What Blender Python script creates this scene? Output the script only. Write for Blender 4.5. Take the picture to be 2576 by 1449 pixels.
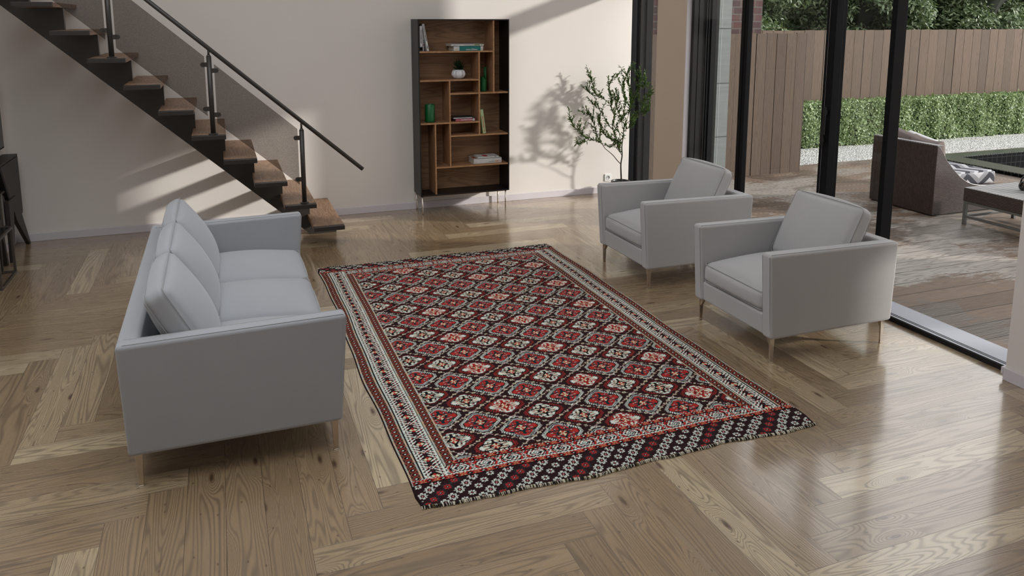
import bpy, bmesh, math, random
import numpy as np
from mathutils import Vector, Matrix, Euler

for o in list(bpy.data.objects): bpy.data.objects.remove(o)
SC = bpy.context.scene
COL = SC.collection
R = math.radians

# ------------------------------------------------------------------ camera
cam_d = bpy.data.cameras.new('camera'); cam = bpy.data.objects.new('camera', cam_d); COL.objects.link(cam)
cam.location = (0, 0, 1.95)
cam.rotation_euler = (math.pi/2-.160913, 0, -.359156)
cam_d.sensor_width = 36; cam_d.lens = 1966.69/2576*36
cam_d.shift_y = -(724.5-370.45)/2576
cam_d.clip_end = 200
SC.camera = cam

# ------------------------------------------------------------------ light
SC.view_settings.view_transform = 'Standard'; SC.view_settings.look = 'None'
SC.view_settings.gamma = 1; SC.view_settings.use_curve_mapping = False
SC.view_settings.exposure = 0.02
SC.cycles.use_denoising = True
world = bpy.data.worlds.new('world'); SC.world = world; world.use_nodes = True
wn = world.node_tree.nodes; wl = world.node_tree.links
bg = wn['Background']; bg.inputs['Strength'].default_value = 2.05
tc = wn.new('ShaderNodeTexCoord'); sx = wn.new('ShaderNodeSeparateXYZ'); rp = wn.new('ShaderNodeValToRGB')
wl.new(tc.outputs['Generated'], sx.inputs[0]); wl.new(sx.outputs[2], rp.inputs[0]); wl.new(rp.outputs[0], bg.inputs['Color'])
rp.color_ramp.elements[0].position = 0.56; rp.color_ramp.elements[0].color = (1.0, .985, .965, 1)
rp.color_ramp.elements[1].position = 0.85; rp.color_ramp.elements[1].color = (.32, .36, .42, 1)
SUNV = Vector((2.0, -1.0, .706)).normalized()
sd = bpy.data.lights.new('sun', 'SUN'); sun = bpy.data.objects.new('sun', sd); COL.objects.link(sun)
sd.energy = 4.1; sd.angle = R(2.6); sd.color = (1.0, .955, .90)
sun.rotation_euler = SUNV.to_track_quat('Z', 'Y').to_euler(); sun.location = (12, -8, 6)
ad = bpy.data.lights.new('overhead_fill', 'AREA'); al = bpy.data.objects.new('overhead_fill', ad); COL.objects.link(al)  # added area lamp, fills the room from above without any fitting
ad.shape = 'RECTANGLE'; ad.size = 4.4; ad.size_y = 5.0; ad.energy = 140; ad.color = (.90, .95, 1.0)
al.location = (-.3, 3.3, 4.12); al.rotation_euler = (0, 0, 0)

# ------------------------------------------------------------------ helpers
def lin(c):
    return tuple(((x/255)/12.92 if x/255 <= .04045 else ((x/255+.055)/1.055)**2.4) for x in c)

class NB:
    """small node-tree builder"""
    def __init__(s, name):
        s.m = bpy.data.materials.new(name); s.m.use_nodes = True
        s.t = s.m.node_tree; s.n = s.t.nodes; s.l = s.t.links
        s.p = s.n['Principled BSDF']; s.out = s.n['Material Output']
    def new(s, t, **kw):
        n = s.n.new('ShaderNode'+t)
        for k, v in kw.items(): setattr(n, k, v)
        return n
    def put(s, sock, v):
        if hasattr(v, 'is_output') or isinstance(v, bpy.types.NodeSocket): s.l.new(v, sock)
        elif isinstance(v, (tuple, list)):
            sock.default_value = tuple(v)+((1,) if len(v) == 3 and sock.type == 'RGBA' else ())
        else: sock.default_value = v
    def math(s, op, a, b=None, c=None, clamp=False):
        n = s.new('Math', operation=op, use_clamp=clamp); s.put(n.inputs[0], a)
        if b is not None: s.put(n.inputs[1], b)
        if c is not None: s.put(n.inputs[2], c)
        return n.outputs[0]
    def mix(s, f, a, b, mode='MIX'):
        n = s.new('Mix', data_type='RGBA', blend_type=mode); s.put(n.inputs[0], f); s.put(n.inputs[6], a); s.put(n.inputs[7], b)
        return n.outputs[2]
    def coord(s, which='Object'):
        return s.new('TexCoord').outputs[which]
    def attr(s, name):
        return s.new('Attribute', attribute_name=name)
    def sep(s, v):
        n = s.new('SeparateXYZ'); s.put(n.inputs[0], v); return n.outputs
    def comb(s, x, y, z):
        n = s.new('CombineXYZ'); s.put(n.inputs[0], x); s.put(n.inputs[1], y); s.put(n.inputs[2], z); return n.outputs[0]
    def mapv(s, v, scale=(1, 1, 1), rot=(0, 0, 0), loc=(0, 0, 0)):
        n = s.new('Mapping'); s.put(n.inputs[0], v); n.inputs['Scale'].default_value = scale; n.inputs['Rotation'].default_value = rot
        n.inputs['Location'].default_value = loc; return n.outputs[0]
    def noise(s, v, scale=5, detail=2, rough=.5, dist=0, out=0):
        n = s.new('TexNoise'); s.put(n.inputs['Vector'], v); n.inputs['Scale'].default_value = scale
        n.inputs['Detail'].default_value = detail; n.inputs['Roughness'].default_value = rough; n.inputs['Distortion'].default_value = dist
        return n.outputs[out]
    def voro(s, v, scale=5, feature='F1', rand=1, out='Distance', dims='3D'):
        n = s.new('TexVoronoi', feature=feature, voronoi_dimensions=dims); s.put(n.inputs['Vector'], v); n.inputs['Scale'].default_value = scale
        n.inputs['Randomness'].default_value = rand; return n.outputs[out]
    def ramp(s, f, stops, interp='LINEAR'):
        n = s.new('ValToRGB'); s.put(n.inputs[0], f); cr = n.color_ramp; cr.interpolation = interp
        while len(cr.elements) < len(stops): cr.elements.new(.5)
        for e, (p, c) in zip(cr.elements, stops): e.position = p; e.color = tuple(c)+(1,) if len(c) == 3 else c
        return n.outputs[0]
    def mrange(s, v, a, b, c=0, d=1):
        n = s.new('MapRange'); s.put(n.inputs[0], v)
        for i, q in enumerate((a, b, c, d)): n.inputs[i+1].default_value = q
        return n.outputs[0]
    def bump(s, h, strength=.3, dist=.01):
        n = s.new('Bump'); s.put(n.inputs['Height'], h); n.inputs['Strength'].default_value = strength; n.inputs['Distance'].default_value = dist
        s.l.new(n.outputs[0], s.p.inputs['Normal'])
    def set(s, **kw):
        names = dict(col='Base Color', rough='Roughness', metal='Metallic', spec='Specular IOR Level', coat='Coat Weight', coatr='Coat Roughness',
                     sheen='Sheen Weight', sheenr='Sheen Roughness', sheenc='Sheen Tint', trans='Transmission Weight', ior='IOR', alpha='Alpha', emis='Emission Color', emiss='Emission Strength', sss='Subsurface Weight')
        for k, v in kw.items(): s.put(s.p.inputs[names[k]], v)
        return s

def simple(name, rgb, rough=.5, metal=0, spec=.5, vary=.06, scale=12, bump=0, **kw):
    b = NB(name); c = lin(rgb)
    f = b.noise(b.coord(), scale, 3)
    col = b.mix(f, tuple(x*(1-vary) for x in c), tuple(min(1, x*(1+vary)) for x in c))
    b.set(col=col, rough=rough, metal=metal, spec=spec, **kw)
    if bump: b.bump(b.noise(b.coord(), scale*25, 3), bump, .002)
    return b.m

M = {}
# painted plaster
b = NB('wall_paint'); c = b.coord()
b.set(col=b.mix(b.noise(c, 1.3, 3), lin((222, 215, 209)), lin((229, 223, 217))), rough=.75, spec=.25); b.bump(b.noise(c, 90, 3), .05, .002); M['wall'] = b.m
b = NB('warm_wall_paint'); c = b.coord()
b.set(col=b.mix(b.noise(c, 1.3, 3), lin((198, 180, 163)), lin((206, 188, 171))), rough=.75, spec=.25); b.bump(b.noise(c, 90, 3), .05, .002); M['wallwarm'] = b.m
M['ceil'] = simple('ceiling_paint', (235, 232, 228), .8, vary=.02)
M['base'] = simple('skirting_paint', (212, 206, 210), .45, vary=.02)
M['white'] = simple('white_plastic', (230, 230, 228), .35, vary=.02)
M['blackmetal'] = simple('black_powder_coat', (14, 14, 16), .6, vary=.1, spec=.12)
M['rail'] = simple('rail_black_metal', (54, 50, 47), .38, vary=.08)
M['blackin'] = simple('black_rubber', (6, 6, 6), .7, vary=.1)
M['sill'] = simple('grey_aluminium_sill', (165, 168, 176), .42, metal=.25, vary=.03)
M['chrome'] = simple('brushed_chrome', (205, 196, 186), .16, metal=1, vary=.05)
M['darkcab'] = simple('dark_stained_wood', (44, 38, 35), .5, vary=.15, scale=5)
M['cabblack'] = simple('bookcase_black_lacquer', (20, 19, 18), .42, vary=.1)
M['gunmetal'] = simple('table_gunmetal', (92, 84, 80), .35, metal=.6, vary=.05)
M['glassblack'] = simple('black_glass_top', (8, 8, 10), .2, vary=.05, spec=.35)
M['soil'] = simple('potting_soil', (34, 27, 20), .95, vary=.4, scale=60, bump=.8)
M['pot'] = simple('dark_planter_glaze', (38, 33, 28), .35, vary=.15)
M['concrete'] = None

# herringbone floorboards
b = NB('pine_herringbone_boards')
uv = b.new('UVMap', uv_map='UVMap').outputs[0]; at = b.attr('plank'); rs_ = b.sep(at.outputs['Color'])
us = b.sep(uv)
vec = b.comb(b.math('ADD', us[0], b.math('MULTIPLY', rs_[0], 40)), b.math('ADD', us[1], b.math('MULTIPLY', rs_[1], 12)), b.math('MULTIPLY', rs_[2], 7))
kv = b.mapv(vec, (1.7, 6.0, 1))
kn = b.new('TexVoronoi', voronoi_dimensions='2D'); b.put(kn.inputs['Vector'], kv); kn.inputs['Scale'].default_value = 1.0
kd = kn.outputs['Distance']; ksel = b.math('GREATER_THAN', b.sep(kn.outputs['Color'])[0], .72)
kb = b.math('MULTIPLY', ksel, b.math('POWER', 2.718, b.math('MULTIPLY', b.math('MULTIPLY', kd, kd), -26)))
field = b.noise(b.mapv(vec, (.50, 7.5, 1)), 1.0, 1.8, .42, .22)
field = b.math('ADD', field, b.math('MULTIPLY', kb, .34))
sel = rs_[2]
fr = b.math('MULTIPLY', field, b.mrange(rs_[0], 0, 1, 120, 250))
sw = b.math('SINE', fr)
lines = b.math('POWER', b.math('MULTIPLY_ADD', sw, .5, .5), 2.4)
broad = b.noise(b.mapv(vec, (1.2, 14, 1)), 1.0, 3, .55)
fib = b.noise(b.mapv(vec, (7, 330, 1)), 1.0, 3, .6)
cb = b.ramp(sel, [(0, lin((158, 134, 103))), (.30, lin((172, 147, 115))), (.62, lin((149, 125, 95))), (.84, lin((186, 163, 130))), (1, lin((214, 194, 160)))])
cd = b.mix(.55, cb, lin((64, 48, 35)))
col = b.mix(lines, cb, cd)
col = b.mix(b.math('MULTIPLY', b.mrange(broad, .38, .66), .38), col, b.mix(.45, cb, lin((126, 104, 80))))
col = b.mix(b.math('MULTIPLY', b.mrange(fib, .35, .75), .34), col, lin((112, 92, 70)))
crk = b.mrange(b.noise(b.mapv(vec, (2.2, 38, 1), loc=(3, 7, 0)), 1.0, 2, .5), .69, .74)
col = b.mix(b.math('MULTIPLY', crk, .55), col, lin((86, 66, 48)))
cr2 = b.mrange(b.noise(b.mapv(vec, (26, 9, 1), loc=(1, 4, 0)), 1.0, 3, .6, 1.2), .735, .76)
col = b.mix(b.math('MULTIPLY', cr2, .5), col, lin((92, 72, 54)))
core = b.math('MULTIPLY', ksel, b.mrange(kd, .062, .03))
ringk = b.math('MULTIPLY', ksel, b.math('MULTIPLY', b.mrange(kd, .095, .06), .6))
col = b.mix(ringk, col, lin((112, 86, 62))); col = b.mix(core, col, lin((84, 62, 44)))
k2 = b.new('TexVoronoi', voronoi_dimensions='2D'); b.put(k2.inputs['Vector'], b.mapv(vec, (4.5, 9, 1), loc=(9, 2, 0))); k2.inputs['Scale'].default_value = 1.0
k2s = b.math('MULTIPLY', b.math('GREATER_THAN', b.sep(k2.outputs['Color'])[1], .40), b.mrange(k2.outputs['Distance'], .045, .020)); col = b.mix(b.math('MULTIPLY', k2s, .7), col, lin((80, 60, 44)))
L_ = 8*.14908; W_ = .14908
e1 = b.math('MINIMUM', us[1], b.math('SUBTRACT', W_, us[1])); e2 = b.math('MINIMUM', us[0], b.math('SUBTRACT', L_, us[0]))
ed = b.math('MINIMUM', e1, e2); seam = b.mrange(ed, .0016, .0006)
col = b.mix(b.math('MULTIPLY', seam, .72), col, lin((58, 44, 32)))
b.set(col=col, rough=b.mrange(b.math('ADD', lines, fib), .2, 1.6, .25, .36), spec=.9, coat=.9, coatr=.14); b.p.inputs['Coat IOR'].default_value = 1.60
hh = b.math('ADD', b.math('MULTIPLY', lines, -.25), b.math('MULTIPLY', seam, -2.5)); hh = b.math('ADD', hh, b.math('MULTIPLY', broad, .5))
b.bump(hh, .22, .004); M['floor'] = b.m

# generic wood
def wood(name, light, dark, axis='X', scale=1.0, rough=.5, rings=60, spec=.35):
    b = NB(name); c = b.coord()
    sc = {'X': (1.2, 9, 9), 'Y': (9, 1.2, 9), 'Z': (9, 9, 1.2)}[axis]
    v = b.mapv(c, tuple(q*scale for q in sc))
    f = b.noise(v, 1.0, 2, .45, .5)
    ln = b.math('POWER', b.math('MULTIPLY_ADD', b.math('SINE', b.math('MULTIPLY', f, rings)), .5, .5), 2)
    fb = b.noise(b.mapv(c, tuple(q*scale*14 if q > 2 else q*scale*5 for q in sc)), 1.0, 3, .6)
    col = b.mix(b.math('MULTIPLY', ln, .6), lin(light), lin(dark))
    col = b.mix(b.math('MULTIPLY', b.mrange(fb, .35, .7), .35), col, lin(dark))
    b.set(col=col, rough=rough, spec=spec); b.bump(ln, .06, .002); return b.m
M['tread'] = wood('walnut_tread', (160, 128, 102), (112, 84, 64), 'Y', 1.3, .5)
M['shelfwood'] = wood('walnut_shelf', (172, 130, 98), (116, 82, 58), 'X', 1.2, .5)
M['shelfwoodv'] = wood('walnut_divider', (172, 130, 98), (116, 82, 58), 'Z', 1.2, .5)
M['shelfback'] = wood('walnut_back_panel', (158, 122, 92), (112, 84, 62), 'X', .8, .55)
M['edgewood'] = wood('oak_edge', (186, 142, 100), (136, 96, 64), 'X', 3.0, .5)

# upholstery
for vk, va, vb in (('velvet', (177, 175, 174), (191, 189, 188)), ('velvetcool', (162, 164, 168), (175, 177, 181))):
  b = NB('grey_'+vk); c = b.coord()
  f = b.noise(c, 2.2, 3, .55); col = b.mix(f, lin(va), lin(vb))
  col = b.mix(b.math('MULTIPLY', b.noise(c, 420, 2), .25), col, lin((140, 140, 143)))
  b.set(col=col, rough=.92, spec=.15, sheen=.55, sheenr=.45, sheenc=lin((235, 238, 245))); b.bump(b.math('ADD', b.noise(c, 700, 2), b.math('MULTIPLY', b.noise(c, 9, 2), 3)), .12, .003); M[vk] = b.m
b = NB('grey_velvet_seam'); b.set(col=lin((160, 160, 161)), rough=.9, spec=.1, sheen=.3); M['seam'] = b.m

# glass
b = NB('clear_glass'); tr = b.new('BsdfTransparent'); tr.inputs[0].default_value = (.985, .99, .99, 1); gl = b.new('BsdfGlossy'); gl.inputs['Roughness'].default_value = .01
mx = b.new('MixShader'); mx.inputs[0].default_value = .015; b.l.new(tr.outputs[0], mx.inputs[1]); b.l.new(gl.outputs[0], mx.inputs[2])
b.l.new(mx.outputs[0], b.out.inputs[0]); M['glass'] = b.m
b = NB('smoked_glass'); tr = b.new('BsdfTransparent'); c = b.coord()
sp = b.noise(c, 330, 1, .5); tcol = b.mix(b.mrange(sp, .38, .66), (.50, .485, .475), (.72, .70, .685)); b.l.new(tcol, tr.inputs[0])
gl = b.new('BsdfGlossy'); gl.inputs['Roughness'].default_value = .08; gl.inputs[0].default_value = (.6, .6, .6, 1); mx = b.new('MixShader'); mx.inputs[0].default_value = .05
b.l.new(tr.outputs[0], mx.inputs[1]); b.l.new(gl.outputs[0], mx.inputs[2]); b.l.new(mx.outputs[0], b.out.inputs[0]); M['smoked'] = b.m

# outdoor
def boards(name, light, dark, axis, length_axis, pitch, off=0.0, wet=False, gap=.05, groove=None):
    """axis: across boards; each board gets its own tone"""
    b = NB(name); c = b.coord(); s3 = b.sep(c); i = 'XYZ'.index(axis); j = 'XYZ'.index(length_axis)
    q = b.math('DIVIDE', b.math('ADD', s3[i], off), pitch); idx = b.math('FLOOR', q); fr = b.math('FRACT', q)
    wn_ = b.new('TexWhiteNoise', noise_dimensions='1D'); b.put(wn_.inputs['W'], idx); rnd = wn_.outputs[0]
    v = b.comb(b.math('MULTIPLY', s3[j], 1.1), b.math('MULTIPLY', fr, 1.4), b.math('MULTIPLY', idx, 3.7))
    f = b.noise(b.mapv(v, (1, 2.2, 1)), 1.0, 2, .45, .4)
    ln = b.math('POWER', b.math('MULTIPLY_ADD', b.math('SINE', b.math('MULTIPLY', f, 70)), .5, .5), 2)
    col = b.mix(rnd, lin(light), b.mix(.45, lin(light), lin(dark)))
    col = b.mix(b.math('MULTIPLY', ln, .35), col, lin(dark))
    fb = b.noise(b.mapv(v, (4, 60, 1)), 1.0, 3, .6); col = b.mix(b.math('MULTIPLY', fb, .35), col, lin(dark))
    kn = b.voro(b.mapv(v, (2.0, 1.6, 1)), 1.0); col = b.mix(b.mrange(kn, .07, .035), col, b.mix(.5, lin(dark), (0.02, .014, .01)))
    e = b.math('MINIMUM', fr, b.math('SUBTRACT', 1, fr)); sm = b.mrange(e, gap, gap*.45)
    rough = .75
    if wet:
        big = b.noise(b.mapv(c, (.55, .9, 1)), 1.1, 4, .6, .6); near = b.mrange(s3[0], 10.5, 5.0)
        m1 = b.math('MULTIPLY', b.mrange(b.math('ADD', big, b.math('MULTIPLY', b.noise(b.mapv(c, (9, 30, 1)), 1.0, 4, .7), .30)), .635, .675), near)
        pale = b.mix(ln, lin((172, 168, 160)), lin((132, 127, 120)))
        col = b.mix(b.math('MULTIPLY', m1, .85), col, pale)
        m2 = b.math('MULTIPLY', b.mrange(b.noise(b.mapv(c, (.6, 1.0, 1), loc=(4, 1, 0)), 1.2, 5, .65, .6), .53, .57), near)
        col = b.mix(b.math('MULTIPLY', m2, .6), col, lin((58, 48, 42))); rough = b.mrange(m2, 0, 1, .62, .32)
    smc = (.012, .010, .008)
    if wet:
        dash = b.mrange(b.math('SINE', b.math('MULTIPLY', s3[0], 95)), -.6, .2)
        smc = b.mix(b.math('MULTIPLY', b.mrange(s3[1], 5.6, 6.6), dash), smc, lin((176, 168, 158)))  # pale dashes paint specular glints into the far board seams
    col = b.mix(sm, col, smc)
    b.set(col=col, rough=rough, spec=.35); b.bump(b.math('ADD', b.math('MULTIPLY', sm, -3), b.math('MULTIPLY', ln, -.3)), .35, .006); return b.m
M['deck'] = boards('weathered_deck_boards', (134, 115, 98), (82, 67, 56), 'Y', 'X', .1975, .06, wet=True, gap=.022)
M['fencea'] = boards('fence_boards_near', (98, 82, 69), (56, 45, 37), 'X', 'Z', .155, .03, gap=.028)
M['fenceb'] = boards('fence_boards_far', (108, 91, 77), (64, 52, 43), 'X', 'Z', .205, .0, gap=.020)
b = NB('brickwork'); c = b.coord(); br = b.new('TexBrick'); s3 = b.sep(c)
b.put(br.inputs['Vector'], b.comb(s3[0], s3[2], 0)); br.inputs['Scale'].default_value = 1; br.inputs['Brick Width'].default_value = .215; br.inputs['Row Height'].default_value = .088
br.inputs['Mortar Size'].default_value = .008; br.inputs['Color1'].default_value = lin((84, 56, 54))+(1,); br.inputs['Color2'].default_value = lin((60, 46, 48))+(1,); br.inputs['Mortar'].default_value = lin((88, 84, 80))+(1,)
b.set(col=b.mix(b.math('MULTIPLY', b.noise(c, 14, 3), .3), br.outputs[0], lin((60, 48, 48))), rough=.9); b.bump(br.outputs['Fac'], -.5, .01); M['brick'] = b.m
b = NB('concrete_panels'); c = b.coord(); s3 = b.sep(c)
b.set(col=b.mix(b.noise(b.mapv(c, (1, 1, 9)), 3, 4, .6), lin((100, 105, 104)), lin((124, 129, 127))), rough=.85); b.bump(b.noise(b.mapv(c, (2, 2, 30)), 4, 3), .2, .004); M['concrete'] = b.m
b = NB('white_gravel'); c = b.coord(); vc = b.new('TexVoronoi'); b.put(vc.inputs['Vector'], c); vc.inputs['Scale'].default_value = 42
gcol = b.ramp(b.sep(vc.outputs['Color'])[0], [(0, lin((176, 175, 172))), (.5, lin((216, 215, 210))), (1, lin((238, 237, 232)))])
b.set(col=b.mix(b.mrange(vc.outputs['Distance'], .55, .95), gcol, lin((70, 68, 64))), rough=.85); b.bump(b.math('MULTIPLY', vc.outputs['Distance'], -1), 1.0, .03); M['gravel'] = b.m
def leafmat(name, a, bcol, sss=0):
    b = NB(name); at = b.attr('tone'); col = b.mix(at.outputs['Fac'], lin(a), lin(bcol))
    b.set(col=col, rough=.42, spec=.5)
    tl = b.new('BsdfTranslucent'); b.put(tl.inputs[0], b.mix(.4, col, lin((120, 150, 50)))); mx = b.new('MixShader'); mx.inputs[0].default_value = .22
    b.l.new(b.p.outputs[0], mx.inputs[1]); b.l.new(tl.outputs[0], mx.inputs[2]); b.l.new(mx.outputs[0], b.out.inputs[0]); return b.m
M['hedgeleaf'] = leafmat('hedge_leaves', (70, 94, 46), (164, 184, 132))
M['treeleaf'] = leafmat('tree_leaves', (44, 62, 30), (150, 168, 132))
M['plantleaf'] = leafmat('olive_leaves', (34, 60, 20), (78, 108, 42))
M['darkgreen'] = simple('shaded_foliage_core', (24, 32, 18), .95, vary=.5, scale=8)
M['bark'] = simple('bark', (74, 62, 48), .9, vary=.3, scale=30, bump=.6)
M['stem'] = simple('olive_stem', (50, 42, 30), .85, vary=.3, scale=50, bump=.5)
b = NB('mosaic_coping'); c = b.coord(); br = b.new('TexBrick'); b.put(br.inputs['Vector'], c); br.offset = 0; br.inputs['Scale'].default_value = 1
br.inputs['Brick Width'].default_value = .048; br.inputs['Row Height'].default_value = .048; br.inputs['Mortar Size'].default_value = .004
br.inputs['Color1'].default_value = lin((44, 48, 45))+(1,); br.inputs['Color2'].default_value = lin((62, 67, 62))+(1,); br.inputs['Mortar'].default_value = lin((104, 107, 102))+(1,)
b.set(col=br.outputs[0], rough=.25, spec=.4); M['mosaic'] = b.m
def tiles(name, ax):
    b = NB(name); c = b.coord(); s3 = b.sep(c); br = b.new('TexBrick'); b.put(br.inputs['Vector'], b.comb(s3[ax], b.math('ADD', s3[2], .02), 0)); br.offset = 0; br.inputs['Scale'].default_value = 1
    br.inputs['Brick Width'].default_value = .098; br.inputs['Row Height'].default_value = .098; br.inputs['Mortar Size'].default_value = .0045
    br.inputs['Color1'].default_value = lin((5, 6, 8))+(1,); br.inputs['Color2'].default_value = lin((9, 10, 12))+(1,); br.inputs['Mortar'].default_value = lin((46, 48, 48))+(1,)
    b.set(col=br.outputs[0], rough=.5, spec=.04); return b.m
M['tilex'] = tiles('black_pool_tiles_long', 0); M['tiley'] = tiles('black_pool_tiles_short', 1)
b = NB('pool_water'); b.set(col=(.01, .016, .024), rough=.04, spec=.7); b.bump(b.noise(b.coord(), 5, 2), .08, .02); M['water'] = b.m
def wicker(name, flat):
    b = NB(name); uv = b.new('UVMap', uv_map='UVMap').outputs[0]; br = b.new('TexBrick'); b.put(br.inputs['Vector'], uv); br.inputs['Scale'].default_value = 1
    br.inputs['Brick Width'].default_value = .030; br.inputs['Row Height'].default_value = .0145; br.inputs['Mortar Size'].default_value = .0034; br.inputs['Mortar Smooth'].default_value = .6
    br.inputs['Color1'].default_value = lin((72, 58, 53))+(1,); br.inputs['Color2'].default_value = lin((52, 42, 40))+(1,); br.inputs['Mortar'].default_value = lin((20, 16, 15))+(1,)
    b.set(col=br.outputs[0], rough=.38, spec=.5); b.bump(br.outputs['Fac'], -.9, .008); return b.m
M['wicker'] = wicker('brown_woven_rattan', False)
b = NB('pale_woven_rattan_top'); uv = b.new('UVMap', uv_map='UVMap').outputs[0]; s3 = b.sep(uv)
w1 = b.math('SINE', b.math('MULTIPLY', s3[1], 2*math.pi/.031)); w2 = b.math('SINE', b.math('MULTIPLY', s3[0], 2*math.pi/.016)); wv = b.math('ADD', w1, b.math('MULTIPLY', w2, .35))
b.set(col=b.mix(b.mrange(wv, -.6, 1.0), lin((78, 76, 76)), lin((196, 196, 196))), rough=.4); b.bump(wv, .8, .004); M['wickertop'] = b.m
b = NB('grey_chevron_fabric'); uv = b.new('UVMap', uv_map='UVMap').outputs[0]; s3 = b.sep(uv)
zz = b.math('PINGPONG', s3[1], .16); st = b.math('FRACT', b.math('DIVIDE', b.math('ADD', s3[0], b.math('MULTIPLY', zz, .8)), .19))
colc = b.ramp(st, [(0, lin((54, 56, 62))), (.36, lin((128, 128, 131))), (.68, lin((172, 172, 175)))], 'CONSTANT')
b.set(col=colc, rough=.85, spec=.2); M['chevron'] = b.m
M['scatter'] = simple('brown_grey_cotton', (104, 94, 90), .9, vary=.1, bump=.4)
M['whitecotton'] = simple('white_cotton', (205, 205, 205), .9, vary=.04, bump=.3)
M['steel'] = simple('grey_painted_steel', (84, 84, 82), .45, vary=.06)
M['gloss'] = simple('gloss_black_plastic', (10, 10, 11), .12, vary=.1, spec=.8)
M['greymetal'] = simple('silver_band', (150, 150, 152), .22, metal=.9, vary=.05)
M['green'] = simple('green_ceramic', (12, 92, 44), .42, vary=.06)
M['porcelain'] = simple('white_porcelain', (222, 224, 226), .4, vary=.02)
M['succulent'] = simple('dark_succulent_leaf', (28, 52, 26), .55, vary=.3, scale=30)
M['paper'] = simple('paper_pages', (196, 190, 178), .85, vary=.06, scale=200)
def flatm(name, rgb, rough=.5): return simple(name, rgb, rough, vary=.02)

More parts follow.
